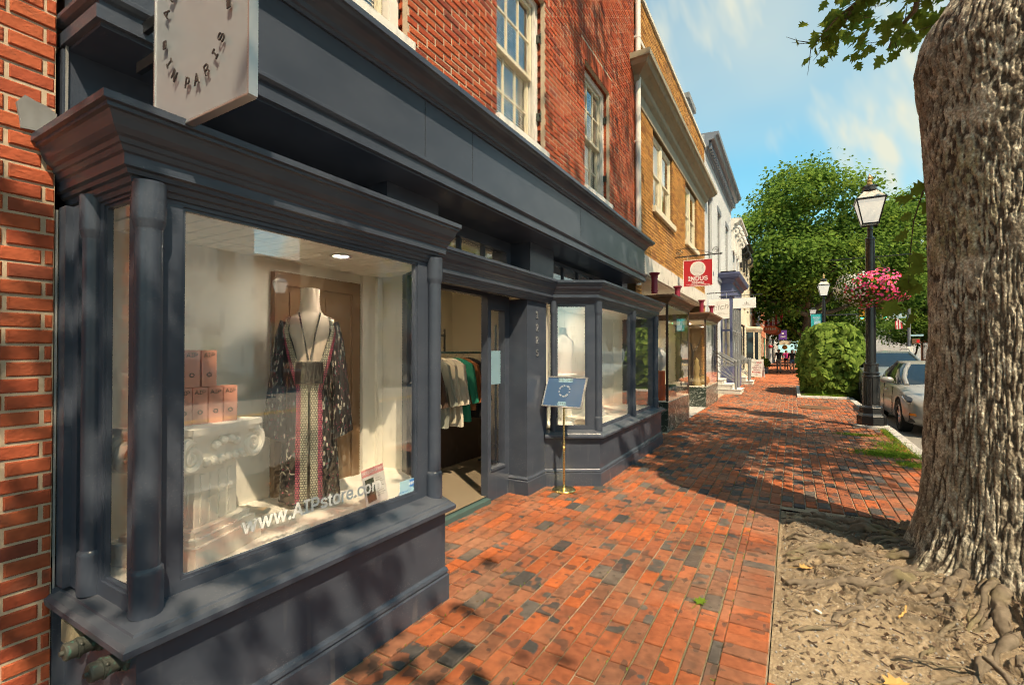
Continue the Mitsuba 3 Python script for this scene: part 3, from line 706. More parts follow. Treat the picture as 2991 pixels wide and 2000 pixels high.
# welcome sign on its brass stand
k = thing('sign_stand', 'blue welcome sign in a silver frame on a thin brass pole with a round base', 'sign stand')
Bx, By = -2.15, 4.79
put('base', MB().lathe([(.001, .035), (.02, .035), (.05, .028), (.118, .022), (.128, .012), (.128, .0), (.001, 0)], (Bx, By, .004), 36), M('gold'), k, smooth=30)
put('pole', MB().lathe([(.011, .03), (.011, .93)], (Bx, By, 0), 14).lathe([(.013, .44), (.019, .45), (.019, .475), (.013, .485), (.013, .50), (.016, .505), (.016, .53), (.011, .535)], (Bx, By, 0), 16).lathe([(.018, .035), (.02, .05), (.012, .07)], (Bx, By, 0), 16), M('gold'), k, smooth=30)
RB = rz(-.10) @ rx(math.radians(-24))
b = MB(); w, h, t = .245, .175, .014
for q in (((-w, -.01, -h), (w, .01, -h + t)), ((-w, -.01, h - t), (w, .01, h)), ((-w, -.01, -h + t), (-w + t, .01, h - t)), ((w - t, -.01, -h + t), (w, .01, h - t))): b.box(*q, rot=RB, at=(Bx + .02, By - .03, 1.075))
put('frame', b, M('brushed'), k)
put('poster', MB().box((-w + t, -.004, -h + t), (w - t, .004, h - t), rot=RB, at=(Bx + .02, By - .03, 1.075)), M('posterblue'), k)


def onboard(m, x, z): return place(m, tuple(np.array((Bx + .02, By - .03, 1.075)) + RB @ np.array((x, -.0055, z))), RB @ np.array((1., 0, 0)), RB @ np.array((0, 0, 1.)))


put('label', MB().mesh(onboard(trimesh.creation.box([.17, .044, .001]), -.01, .133)).mesh(onboard(trimesh.creation.box([.10, .044, .001]), .0, -.134)), M('skyblue'), k)
put('lettering', MB().mesh(onboard(text('WELCOME!', .024, .002), -.01, .122)).mesh(onboard(text('OPEN', .026, .002), .0, -.146)), M('ink'), k)
put('lettering', MB().mesh(onboard(ring_text('IN PARIS', .062, .017, .002, -.95, .272, True), .0, .0)).mesh(onboard(ring_text('AMERICAN', .062, .017, .002, -1.02, .291), .0, .0)).mesh(onboard(ring_text('■', .062, .014, .002, -1.57, 0), 0, 0)).mesh(onboard(ring_text('■', .062, .014, .002, 1.57, 0), 0, 0)), M('signwhite'), k)

# plaster pedestal, boxes on it
PC, PA = np.array((-2.235, 1.09)), math.radians(22)
k = thing('pedestal', 'white plaster column pedestal with scrolled ionic capital inside the bay window', 'pedestal')
Rz = rz(PA); zf = .654
at = (PC[0], PC[1], 0)


def pbox(mb, hx, hy, z0, z1): return mb.box((-hx, -hy, z0), (hx, hy, z1), rot=Rz, at=at)


put('base', pbox(pbox(pbox(MB(), .19, .19, zf, .74), .172, .172, .74, .765), .155, .155, .765, .79), M('plasterwhite'), k)
b = pbox(MB(), .118, .118, .79, 1.02)
for s in (-1, 1):
    for o in (-.075, -.025, .025, .075): b.box((-.122 if s < 0 else .118, o - .015, .80), (-.118 if s < 0 else .122, o + .015, 1.0), rot=Rz, at=at).box((o - .015, -.122 if s < 0 else .118, .80), (o + .015, -.118 if s < 0 else .122, 1.0), rot=Rz, at=at)
put('shaft', b, M('plasterwhite'), k)
b = pbox(pbox(pbox(MB(), .175, .19, 1.155, 1.175), .185, .20, 1.175, 1.20), .15, .16, 1.03, 1.155)
for o in np.linspace(-.10, .10, 6): b.mesh(trimesh.creation.icosphere(1, .017)); b.v[-1] = b.v[-1] @ Rz.T * np.array([1, 1, 1.3]) + np.array(at) + Rz @ np.array((.155, o, 1.055))
for o in np.linspace(-.06, .06, 4): b.mesh(trimesh.creation.icosphere(1, .02)); b.v[-1] = b.v[-1] @ Rz.T + np.array(at) + Rz @ np.array((.165, o, 1.128 + .01 * math.cos(o * 50)))
put('capital', b, M('plasterwhite'), k)
for sy in (-1, 1):
    for sx in (-1, 1):
        a = np.linspace(0, 4.6 * PI, 90); r = .072 * np.exp(-a * .135); c = np.array((sx * .155, sy * .175, 1.085))
        pts = np.stack([np.full(90, 0.), sy * r * np.sin(a), r * np.cos(a)], 1)
        bb = MB().tube(pts, np.clip(.02 * np.exp(-a * .1), .006, 1), 8).lathe([(.001, .0), (.05, -.004), (.066, -.03), (.05, -.06)], n=20)
        bb.v[-1] = bb.v[-1][:, [2, 1, 0]] * np.array([sx, 1, 1]); bb.xf(None, c); put('volute', bb.xf(Rz, at), M('plasterwhite'), k, smooth=40)
bx = [(-.085, 0), (-.028, 0), (.030, 0), (.088, 0), (-.058, 1), (.005, 1)]
Ra = rz(math.radians(-14))
names = ['bottom row of the box stack, left end', 'second from left in the bottom row', 'second from right in the bottom row', 'bottom row of the box stack, right end', 'upper row of the box stack, left one', 'upper row of the box stack, right one']
for (o, lv), nm in zip(bx, names):
    kk = thing('gift_box', 'peach box with dark initials, ' + nm, 'box', 'peach boxes on the pedestal')
    c = np.array((-2.17, 1.112 + o * 1.08, 1.2005 + lv * .156)); h = .027
    put('carton', MB().box((-h, -h, 0), (h, h, .154), rot=Ra, at=c), M('peach'), kk)
    put('front', MB().box((h, -h, .0), (h + .0012, h, .154), rot=Ra, at=c), M('peachlight'), kk)
    m = MB().mesh(place(text('AIP', .017, .001), tuple(c + Ra @ np.array((h + .0013, 0, .125))), Ra @ np.array((0, 1., 0)), (0, 0, 1)))
    for q in range(8): m.box((-.0005, -.0022, .0055), (.0016, .0022, .0095), rot=Ra @ rx(q * PI / 4), at=c + Ra @ np.array((h + .001, 0, .05)))
    put('lettering', m, M('ink'), kk)
put('necklace', MB().tube([(-2.085, .98 + .022 * math.cos(t) * math.sin(t / 2), 1.05 - .17 * (1 - math.cos(t)) / 1) for t in np.linspace(0, 2 * PI, 40)], .0022, 5).tube([(-2.083, .985 + .03 * math.cos(t) + .02, .70 + .03 * math.sin(t)) for t in np.linspace(PI * .9, 2 * PI, 16)], .0045, 6), M('darkwood'), label='dark cord necklace with a hook pendant hanging from the white pedestal', cat='necklace')
for (y0, y1) in (((1.83, 2.07)),):
    pass
k = thing('flyer', 'small printed flyer with a pink heading leaning inside the big bay window', 'flyer')
Rf = rz(.22) @ ry(-.2)
put('sheet', MB().box((0, -.105, 0), (.002, .105, .20), rot=Rf, at=(-2.01, 1.945, .66)), M('signwhite'), k)
put('heading', MB().box((.0021, -.105, .16), (.003, .105, .20), rot=Rf, at=(-2.01, 1.945, .66)), M('pink'), k)


def flat(mb, s, h, y, z, o=(-2.01, 1.945, .66)): return mb.mesh(place(text(s, h, .0008), tuple(np.array(o) + Rf @ np.array((.0031, y, z))), Rf @ np.array((0, 1., 0)), Rf @ np.array((0, 0, 1.))))


put('lettering', flat(MB(), 'AMERICAN IN PARIS', .0165, 0, .172), M('signwhite'), k)
put('picture', MB().box((.0021, -.085, .02), (.003, -.005, .145), rot=Rf, at=(-2.01, 1.945, .66)), M('darkgreen'), k)
put('picture_detail', MB().mesh(trimesh.creation.icosphere(1, .018)).xf(np.diag([.1, .8, 1]), (0, 0, 0)).xf(Rf, tuple(np.array((-2.01, 1.945, .66)) + Rf @ np.array((.0035, -.045, .098)))).box((.0031, -.068, .02), (.0036, -.022, .078), rot=Rf, at=(-2.01, 1.945, .66)), M('brownsh'), k)
b = MB()
for q in range(9): b.box((.0021, .012, .132 - q * .012), (.003, .012 + .08 * (.6 + .4 * ((q * 7) % 5) / 4), .135 - q * .012), rot=Rf, at=(-2.01, 1.945, .66))
put('print_lines', b, M('granite'), k)
k = thing('window_sticker', 'pale blue security sticker in the lower right corner of the big pane', 'sticker')
put('sheet', MB().box((-1.9825, 2.09, .662), (-1.9815, 2.212, .745)), M('skyblue'), k)
put('logo', MB().box((-1.9814, 2.172, .697), (-1.9804, 2.209, .741)), M('adtblue'), k)
put('lettering', MB().mesh(place(text('ADT', .016, .0006, True), (-1.9803, 2.19, .711), (0, 1, 0), (0, 0, 1))), M('signwhite'), k)
put('lettering', MB().mesh(place(text('protected by', .0125, .0006), (-1.9813, 2.131, .675), (0, 1, 0), (0, 0, 1))), M('adtblue'), k)


# dress form with the long robe
def f_robe(p, n, uv):
    u, z = uv.x, uv.y
    v1, v2, w = mikit.voronoi(u * 9, z * 8); leaf = smoothstep(.22, .17, v1) * smoothstep(.45, .5, w)
    ln = smoothstep(.035, .015, dr.abs(dfbm(u * 6 + 3, z * 5, 1, octaves=3) - .5)) * smoothstep(.5, .6, dnoise(u * 4, z * 3, 5))
    c = mix((.010, .010, .012), mix((.55, .52, .44), (.09, .15, .17), smoothstep(.7, .75, w)), dr.clip(leaf + ln, 0, 1))
    d1, _, w2 = mikit.voronoi(u * 26, z * 24)
    return mix(c, (.55, .06, .16), smoothstep(.2, .15, d1) * smoothstep(.84, .86, w2))


def f_trim(p, n, uv):
    a = uv.x * 3; b_ = uv.y * 3; r = dr.floor(b_); q = a + .5 * (r - 2 * dr.floor(r / 2)); d = dr.sqrt(dr.square(q - dr.floor(q) - .5) + dr.square(b_ - r - .5))
    pk = uv.x > 1.0
    return mix((.012, .012, .012), dr.select(pk, mi.Color3f(.62, .10, .20), mi.Color3f(.72, .68, .52)), smoothstep(.42, .34, d))


mat('mat_robe', two(principled(proc(f_robe), .7, sheen=.4))); mat('mat_trim', two(principled(proc(f_trim), .7)))
MC, MA = np.array((-2.36, 1.765)), math.radians(-38)


def ringpts(z, a, b_, fold, n, t0, t1, seed, lean=(0, 0)):
    t = np.linspace(t0, t1, n); f = 1 + fold * np.sin(t * 11 + seed + z * 3) + fold * .6 * np.sin(t * 23 + z * 5)
    return np.stack([a * np.cos(t) * f + lean[0], b_ * np.sin(t) * f + lean[1], np.full(n, z)], 1), t


k = thing('dress_form', 'headless canvas dress form torso wearing a dark patterned robe in the bay window', 'mannequin')
b = MB(); S_ = [(1.28, .08, .10), (1.36, .085, .108), (1.46, .098, .12), (1.56, .098, .13), (1.64, .085, .14), (1.69, .07, .125), (1.715, .055, .075), (1.74, .05, .056), (1.79, .047, .05), (1.85, .048, .052), (1.862, .047, .05)]
n = 36; V = []
for z, a, c in S_: V.append(ringpts(z, a, c, 0, n + 1, 0, 2 * PI, 0)[0][:n])
i, j = np.meshgrid(np.arange(len(S_) - 1), np.arange(n), indexing='ij'); j2 = (j + 1) % n
b.add(np.vstack(V), np.stack([i * n + j, i * n + j2, (i + 1) * n + j2, (i + 1) * n + j], -1).reshape(-1, 4)); b.add([*V[-1], V[-1].mean(0)], [[q, (q + 1) % n, n] for q in range(n)])
put('torso', b.xf(rz(MA), (*MC, 0)), M('canvas'), k, smooth=40)
put('stand', MB().tube([(*MC, .656), (*MC, 1.3)], .014, 10).lathe([(.11, .656), (.11, .664), (.03, .675), (.001, .676)], (*MC, 0), 24), M('iron'), k)
kk = thing('robe', 'long black robe with white and pink flower print and dotted borders on the dress form', 'robe')
b = MB(); zs = np.r_[np.linspace(.685, 1.27, 22), np.linspace(1.30, 1.70, 16)]; n = 90; V, U = [], []
for z in zs:
    if z < 1.29: a, c, fo, gap = np.interp(z, [.68, 1.0, 1.28], [.135, .118, .095]), np.interp(z, [.68, 1.0, 1.28], [.150, .135, .112]), np.interp(z, [.68, 1.28], [.075, .03]), .05
    else: a, c, fo, gap = np.interp(z, [1.28, 1.46, 1.64, 1.70], [.095, .112, .098, .078]), np.interp(z, [1.28, 1.46, 1.62, 1.70], [.106, .124, .136, .108]), .012, np.interp(z, [1.29, 1.42, 1.70], [.03, .40, 1.05])
    q, t = ringpts(z, a, c, fo, n, gap, 2 * PI - gap, 1.3); V.append(q); U.append(np.stack([t / 2, np.full(n, z * 2)], 1))
i, j = np.meshgrid(np.arange(len(zs) - 1), np.arange(n - 1), indexing='ij')
b.add(np.vstack(V), np.stack([i * n + j, i * n + j + 1, (i + 1) * n + j + 1, (i + 1) * n + j], -1).reshape(-1, 4), np.vstack(U))
put('body', b.xf(rz(MA), (*MC, 0)), M('robe'), kk, smooth=True, uv=True)
for sg in (-1, 1):
    b = MB(); P = [(0, sg * .122, 1.668), (.01, sg * .142, 1.55), (.03, sg * .155, 1.40), (.05, sg * .165, 1.24), (.06, sg * .17, 1.04)]; Rr = [.036, .048, .05, .058, .074]; m = 22; V, U = [], []
    for (x, y, z), r in zip(P, Rr):
        t = np.linspace(0, 2 * PI, m); V.append(np.stack([x + r * .8 * np.cos(t) * (1 + .08 * np.sin(5 * t)), y + r * .8 * np.sin(t) * (1 + .08 * np.sin(7 * t)), np.full(m, z) + .35 * r * np.sin(t) * sg], 1)); U.append(np.stack([t / 3 + 2 * sg, np.full(m, z * 2)], 1))
    i, j = np.meshgrid(np.arange(len(P) - 1), np.arange(m - 1), indexing='ij')
    put('sleeve', b.add(np.vstack(V), np.stack([i * m + j, i * m + j + 1, (i + 1) * m + j + 1, (i + 1) * m + j], -1).reshape(-1, 4), np.vstack(U)).xf(rz(MA), (*MC, 0)), M('robe'), kk, smooth=True, uv=True)
    b = MB(); V, U = [], []
    for z in np.linspace(.69, 1.70, 50):
        if z < 1.29: a, c, gap = np.interp(z, [.68, 1.0, 1.28], [.135, .118, .095]), np.interp(z, [.68, 1.0, 1.28], [.150, .135, .112]), .05
        else: a, c, gap = np.interp(z, [1.28, 1.46, 1.64, 1.70], [.095, .112, .098, .078]), np.interp(z, [1.28, 1.46, 1.62, 1.70], [.106, .124, .136, .108]), np.interp(z, [1.29, 1.42, 1.70], [.03, .40, 1.05])
        for o, u in ((0, 0), (.035, .99), (.036, 1.01), (.06, 1.66)):
            t = gap + o / c; V.append((a * math.cos(t) * 1.07 + .004, sg * c * math.sin(t) * 1.06, z)); U.append((u, z * 26))
    i, j = np.meshgrid(np.arange(49), np.arange(3), indexing='ij')
    put('dotted_border', b.add(V, np.stack([i * 4 + j, i * 4 + j + 1, i * 4 + j + 5, i * 4 + j + 4], -1).reshape(-1, 4), U).xf(rz(MA), (*MC, 0)), M('trim'), kk, smooth=True, uv=True)
put('strap', MB().tube([(.06, -.055, 1.72), (.112, -.03, 1.60), (.125, -.005, 1.46)], .004, 6).tube([(.06, .055, 1.72), (.112, .03, 1.60), (.125, .005, 1.46)], .004, 6).box((.10, -.07, 1.33), (.125, .07, 1.45)).xf(rz(MA), (*MC, 0)), M('blackcloth'), k)

# things in the farther bay
k = thing('bust_form', 'white bust form standing in the narrow side window of the farther bay', 'mannequin')
b = MB(); V = []; S_ = [(.635, .13, .13), (.66, .12, .12), (.67, .02, .02), (1.12, .02, .02), (1.13, .085, .11), (1.25, .10, .14), (1.38, .085, .115), (1.52, .105, .15), (1.64, .08, .16), (1.69, .06, .08), (1.74, .045, .047), (1.80, .045, .047), (1.805, .001, .001)]
for z, a, c in S_: V.append(ringpts(z, a, c, 0, 29, 0, 2 * PI, 0)[0][:28])
i, j = np.meshgrid(np.arange(len(S_) - 1), np.arange(28), indexing='ij'); j2 = (j + 1) % 28
put('body', MB().add(np.vstack(V), np.stack([i * 28 + j, i * 28 + j2, (i + 1) * 28 + j2, (i + 1) * 28 + j], -1).reshape(-1, 4)).xf(rz(-.4), (-2.40, 5.32, 0)), M('signwhite'), k, smooth=40)
k = thing('display_board', 'white display card leaning in the middle of the farther bay window', 'board')
put('sheet', MB().box((0, -.2, 0), (.01, .2, .55), rot=ry(-.35), at=(-2.25, 6.2, .64)), M('signwhite'), k)
put('print', MB().box((.0102, -.12, .30), (.011, .02, .44), rot=ry(-.35), at=(-2.25, 6.2, .64)), M('brownsh'), k)
put('shoe', MB().mesh(trimesh.creation.icosphere(2, .06)).xf(np.diag([1.9, .7, .7]), (-2.16, 5.36, .67)), M('canvas'), label='tan shoe on the floor of the farther bay window', cat='shoe')

# clothes rack and clothes behind the door
k = thing('clothes_rack', 'metal clothes rack with scrolled end seen through the open shop door', 'clothes rack')
put('rail', MB().tube([(-3.35, 3.3, 1.50), (-3.35, 5.3, 1.50)], .013, 10), M('tealtrim'), k)
for y in (3.3, 5.3): put('leg', MB().tube([(-3.35, y, .06), (-3.35, y, 1.86)], .014, 10).tube([(-3.62, y, .08), (-3.08, y, .08)], .014, 8), M('tealtrim'), k)
put('scrollwork', MB().tube([(-3.56, 4.05, 1.50), (-3.56, 4.05, 1.78)], .012, 8).tube([(-3.56, 4.5, 1.50), (-3.56, 4.5, 1.78)], .012, 8).tube([(-3.56, 4.05, 1.70), (-3.56, 4.5, 1.70)], .010, 8).tube([(-3.56, 4.275 + .07 * math.cos(t), 1.61 + .07 * math.sin(t)) for t in np.linspace(0, 2 * PI, 24)], .010, 6).mesh(trimesh.creation.icosphere(1, .026)), M('iron'), k)
R = random.Random(8)
shirts = [('creamcloth', 'cream shirt at the near end of the rack'), ('palecloth', 'pale shirt second on the rack'), ('brownsh', 'dark brown shirt on the rack'), ('camo', 'grey green patterned shirt beside the dark brown one'), ('creamcloth', 'cream patterned shirt in the middle of the rack'), ('palecloth', 'pale patterned blouse left of the green one'), ('green', 'bright green blouse on the rack'), ('leopard', 'orange leopard print top at the far end'), ('blackcloth', 'black top at the far end of the rack')]
for q, (mt, lab) in enumerate(shirts):
    y = 3.62 + q * .135; L = [.66, .7, .72, .74, .7, .76, .72, .6, .7][q]
    out = [(-.04, 0), (-.12, -.02), (-.22, -.08), (-.30, -.50), (-.235, -.52), (-.19, -.28), (-.20, -L), (.20, -L), (.19, -.28), (.235, -.52), (.30, -.50), (.22, -.08), (.12, -.02), (.04, 0)]
    m = trimesh.creation.extrude_polygon(Polygon(out), .05).subdivide_to_size(.06); v = m.vertices.copy(); m.vertices = v + np.stack([v[:, 0] * 0, v[:, 0] * 0, .016 * np.sin(v[:, 0] * 45 + q) * (-v[:, 1]) + .02 * np.sin(v[:, 1] * 9 + q)], 1)
    kk = thing('hanging_shirt', lab + ', inside the shop', 'shirt', 'clothes on the rack inside the door')
    put('cloth', MB().mesh(place(m, (-3.35, y, 1.44), (math.cos(.15), math.sin(.15) + R.uniform(-.1, .1), 0), (0, 0, 1))), M(mt), kk, smooth=50)
    put('hanger', MB().tube([(-3.35 + .02 * math.sin(t), y, 1.485 + .02 * math.cos(t)) for t in np.linspace(-PI * .5, PI * 1.1, 12)] + [(-3.35, y, 1.44)], .003, 5), M('steel'), kk)

k = thing('low_cabinet', 'dark low cabinet behind the clothes rack inside the shop', 'cabinet')
put('case', MB().box((-4.4, 3.5, .07), (-3.75, 5.6, .92)), M('darkwood'), k); put('edge', MB().box((-4.42, 3.48, .921), (-3.73, 5.62, .95)), M('tealtrim'), k)
# fire hose inlets and the box on the wall
for q, (y, z, lab) in enumerate(((.575, .315, 'verdigris bronze hose inlet nearer the brick wall'), (.60, .19, 'grey bronze hose inlet nearer the corner'))):
    k = thing('hose_inlet', lab, 'hose connection', 'fire hose inlets below the bay')
    c = np.array((-2.13 + q * .20, .738, .487 - q * .004))
    def along(prof, n=28, sq=None): m = MB().lathe(prof, n=n, sq=sq); m.v = [v[:, [0, 2, 1]] * np.array([.56, -.60, .56]) + c for v in m.v]; return m
    put('flange', along([(.075, -.005), (.075, .012), (.062, .02), (.062, .035)], 8), M('bronze'), k)
    put('coupling', along([(.05, .03), (.052, .085), (.057, .088), (.057, .105), (.05, .108)]), M('bronze'), k, smooth=30)
    put('cap', along([(.052, .11), (.052, .155), (.046, .162), (.014, .163), (.014, .18), (.001, .181)]), M('bronze'), k, smooth=30)
    for a in (.6, 2.7, 4.8): put('lug', MB().mesh(trimesh.creation.icosphere(1, .007)).xf(None, c + np.array((.032 * math.cos(a), -.057, .032 * math.sin(a)))), M('bronze'), k)
k = thing('junction_box', 'small beige box beside the brick wall, left of the hose inlets', 'electrical box')
put('case', MB().box((-2.305, .69, .45), (-2.205, .7375, .535)), M('putty'), k)
put('cover', MB().box((-2.301, .685, .454), (-2.209, .6898, .531)), M('putty'), k)
# small wire hooks on the fascia crown
for y in (2.93, 3.5, 6.0, 7.7):
    put('wire_hook', MB().tube([(-2.36, y + .035 * math.sin(t * 1.3), 3.41 + t * .035) for t in np.linspace(0, 4.4, 24)], .007, 6), M('steel'), B)
# downspout between the buildings
k = thing('downspout', 'white rain downspout between the red and the yellow brick buildings', 'downspout')
put('pipe', MB().tube([(WX + .055, 8.62, z) for z in (2.72, 4, 6, 8.1)], .05, 14), M('white'), k, smooth=40)
for z in (3.6, 5.3, 7.2): put('joint', MB().lathe([(.05, z), (.057, z), (.057, z + .05), (.05, z + .05)], (WX + .055, 8.62, 0), 16).box((WX - .01, 8.565, z + .01), (WX + .02, 8.675, z + .035)), M('white'), k)

# ------------------------------------------------------------------ the yellow brick building with the import shop
Y = thing('yellow_brick_building', 'yellow brick building with stone cornice and marble based shop windows', 'building')
ws = [(9.93, 11.78, 4.50, 6.08), (13.35, 15.12, 4.50, 6.08)]
b = hole_wall(MB(), WX - .008, 8.66, 16.6, 3.38, 8.2, ws, .05)
b.box((-12, 8.62, -.2), (-5.2, 16.6, 8.15)).box((-5.2, 8.62, 3.05), (WX - .3, 8.9, 8.15)).box((-5.2, 16.3, 3.05), (WX - .02, 16.6, 8.15)).box((-5.2, 8.7, 3.06), (-3.0, 16.5, 8.15)).box((-5.2, 8.62, -.1), (WX - .005, 9.02, 3.0)).box((-5.2, 16.1, -.1), (WX - .005, 16.6, 3.0))
w = put('wall', b, M('mortardark'), Y)
R = random.Random(15); br = courses(8.66, 16.6, 3.40, 8.18, (.29), .068, .015, ws, R)
mb = MB()
for a, c, d, e, t in br: brickbox(mb, 'x', WX + R.uniform(-.003, .003), a, c, d, e, .09, (t, 1.), .004)
for a, c, d, e, t in courses(8.64, 9.02, 0, 3.0, (.29), .068, .015, [], R) + courses(16.1, 16.6, 0, 3.0, (.29), .068, .015, [], R): brickbox(mb, 'x', WX + .006, a, c, d, e, .05, (t, 1.), .004)
put('brickwork', mb, M('brick'), w, uv=True, kind='stuff')
for a, c, z0, z1 in ws:
    wn = put('window', MB().box((WX - .12, a, z0), (WX - .06, a + .07, z1)).box((WX - .12, c - .07, z0), (WX - .06, c, z1)).box((WX - .12, (a + c) / 2 - .07, z0), (WX - .05, (a + c) / 2 + .07, z1)).box((WX - .12, a + .07, z1 - .07), (WX - .06, c - .07, z1)).box((WX - .12, a - .06, z0 - .12), (WX + .07, c + .06, z0 - .002)), M('cream'), Y)
    zm = (z0 + z1) / 2
    for p, q in ((a + .07, (a + c) / 2 - .07), ((a + c) / 2 + .07, c - .07)):
        for u, v, x in ((z0, zm + .02, WX - .1), (zm - .02, z1 - .07, WX - .075)):
            put('sash', MB().box((x - .03, p, u), (x, p + .045, v)).box((x - .03, q - .045, u), (x, q, v)).box((x - .03, p + .045, u), (x, q - .045, u + .045)).box((x - .03, p + .045, v - .045), (x, q - .045, v)), M('cream'), wn)
            put('pane', MB().quad((x - .015, p, u), (x - .015, q, u), (x - .015, q, v), (x - .015, p, v)), M('pane'), wn)
    put('blind', MB().box((WX - .2, a, z0 + .6), (WX - .19, c, z1)), M('blind'), wn); put('room', MB().box((WX - .5, a, z0), (WX - .25, c, z1)), M('darkroom'), wn)
YC = [(WX - .05, 8.66), (WX - .01, 8.66), (WX - .01, 16.58), (WX - .05, 16.58)]
put('cornice', MB().sweep([(0, 6.10), (.03, 6.10), (.03, 6.34), (.06, 6.37), (.10, 6.42), (.12, 6.50), (.20, 6.56), (.28, 6.60), (.32, 6.66), (.36, 6.68), (.36, 6.78), (0, 6.86)], YC), M('putty'), Y)
put('coping', MB().sweep([(-.2, 8.18), (.05, 8.18), (.05, 8.26), (-.2, 8.28)], YC), M('stone'), Y)
put('coping_band', MB().sweep([(0, 7.32), (.03, 7.32), (.03, 7.40), (0, 7.42)], YC), M('stone'), Y)
put('lintel', MB().box((-2.9, 8.64, 3.0), (WX + .05, 16.58, 3.36)), M('stone'), Y)
put('porch_ceiling', MB().box((-5.2, 8.64, 2.975), (-2.46, 16.58, 2.998)), M('plasterwhite'), Y)
b = MB().box((-5.2, 9.02, 0), (-3.3, 11.6, 2.97)).box((-5.2, 13.8, 0), (-3.3, 16.2, 2.97)).box((-5.2, 11.6, 0), (-4.3, 13.8, 2.97)); put('porch_wall', b, M('cream'), Y)
put('porch_floor', MB().box((-4.3, 11.5, -.05), (-2.05, 13.95, .012)), M('granite'), Y)
R = random.Random(4)
for q, (y0, y1) in enumerate(((9.35, 11.50), (13.97, 16.36))):
    x = -2.04
    d = put('display_case', MB().box((-3.3, y0, .555), (x - .02, y1, .57)).box((-3.3, y0 + .03, 2.38), (x - .02, y1 - .03, 2.42)).box((-3.31, y0, .57), (-3.28, y1, 2.4)), M('plasterroom'), Y, label=['nearer glass display case on a green marble base', 'farther glass display case on a green marble base'][q])
    put('marble_base', MB().box((-3.3, y0, -.05), (x, y1, .555)), M('marble'), d)
    put('cornice', MB().sweep([(-.1, 2.42), (.01, 2.42), (.02, 2.46), (.05, 2.48), (.07, 2.52), (.11, 2.555), (.135, 2.56), (.135, 2.60), (-.1, 2.62)], [(-3.3, y0), (x, y0), (x, y1), (-3.3, y1)]), M('brownwood'), d)
    put('roof', MB().quad((-3.3, y0, 2.605), (x, y0, 2.605), (x, y1, 2.605), (-3.3, y1, 2.605)), M('brownwood'), d)
    for a, c in ((x - .02, y0 + .02), (x - .02, y1 - .02), (-2.7, y0 + .02)): put('post', MB().box((a - .02, c - .02, .57), (a + .02, c + .02, 2.42)), M('darkwood'), d)
    put('pane', MB().quad((x - .01, y0 + .04, .57), (x - .01, y1 - .04, .57), (x - .01, y1 - .04, 2.42), (x - .01, y0 + .04, 2.42)), M('glass'), d)
    put('pane', MB().quad((-3.2, y0 + .01, .57), (x - .04, y0 + .01, .57), (x - .04, y0 + .01, 2.42), (-3.2, y0 + .01, 2.42)), M('glass'), d)
    scene[numbered(d + '__case_lamp')] = mikit.ply(MB().lathe([(.001, 2.37), (.06, 2.37)], (-2.7, (y0 + y1) / 2, 0), 16).tm(), M('signwhite'), emitter={'type': 'area', 'radiance': rgb((60, 44, 24))})
for y in (8.98, 11.05, 14.3, 16.2): put('porch_column', MB().lathe([(.058, 2.60), (.055, 2.89), (.066, 2.895), (.066, 2.91), (.055, 2.915), (.07, 2.93), (.085, 2.945), (.095, 2.95), (.095, 2.974)], (-2.2, y, 0), 20), M('maroon'), Y, smooth=40)
k = thing('porch_lantern', 'small lit brass lantern under the porch of the yellow building', 'lantern')
put('cage', MB().tube([(-2.62, 9.1, 2.97), (-2.62, 9.1, 2.92)], .012).lathe([(.02, 2.92), (.09, 2.88), (.095, 2.86)], (-2.62, 9.1, 0), 6).lathe([(.05, 2.72), (.02, 2.69), (.001, 2.66)], (-2.62, 9.1, 0), 6), M('brass'), k)
scene[k + '__glass'] = mikit.ply(MB().lathe([(.085, 2.86), (.05, 2.72)], (-2.62, 9.1, 0), 6).tm(), M('amber'), emitter={'type': 'area', 'radiance': rgb((9, 4.4, 1.2))})
# goods in the cases
items = [('basket', 'tall dark woven basket in the nearer display case', 'wicker', (-2.35, 9.75, .571), [(.10, 0), (.15, .2), (.16, .45), (.12, .5)], 'basket'),
         ('vase', 'white ribbed vase in the nearer display case', 'signwhite', (-2.28, 9.62, 1.15), [(.06, 0), (.15, .12), (.17, .28), (.09, .4), (.1, .45)], 'vase'),
         ('box_stack', 'pile of bright boxes under the white vase', 'orange', (-2.3, 9.62, .572), [(.15, 0), (.15, .28), (.14, .29), (.14, .57)], 'boxes'),
         ('lamp_shade', 'pale hanging lamp shade in the nearer display case', 'palecloth', (-2.45, 10.6, 1.5), [(.2, 0), (.12, .3), (.02, .32)], 'lamp'),
         ('teal_box', 'small teal chest in the nearer display case', 'tealtrim', (-2.3, 10.7, .571), [(.14, 0), (.14, .2), (.12, .24), (.001, .25)], 'box'),
         ('statue', 'brass figure group in the farther display case', 'brass', (-2.35, 14.4, .571), [(.14, 0), (.1, .1), (.06, .3), (.09, .5), (.05, .62), (.06, .7), (.01, .78)], 'figure'),
         ('gourd', 'squat brass pot in the farther display case', 'brass', (-2.22, 14.9, .571), [(.08, 0), (.15, .1), (.12, .22), (.05, .26), (.07, .3)], 'pot'),
         ('drum', 'brown drum behind the brass pieces in the farther case', 'brownwood', (-2.6, 14.8, .571), [(.15, 0), (.17, .25), (.15, .5), (.001, .5)], 'drum')]
for nm, lab, mt, p, prof, cat in items:
    k = thing(nm, lab, cat); put('body', MB().lathe([(.001, 0), *prof], p, 22, fl=lambda a, z: .05 * np.sin(a * 11)), M(mt), k, smooth=40)
k = thing('driftwood_branch', 'dark branching driftwood stem in the farther display case', 'branch')
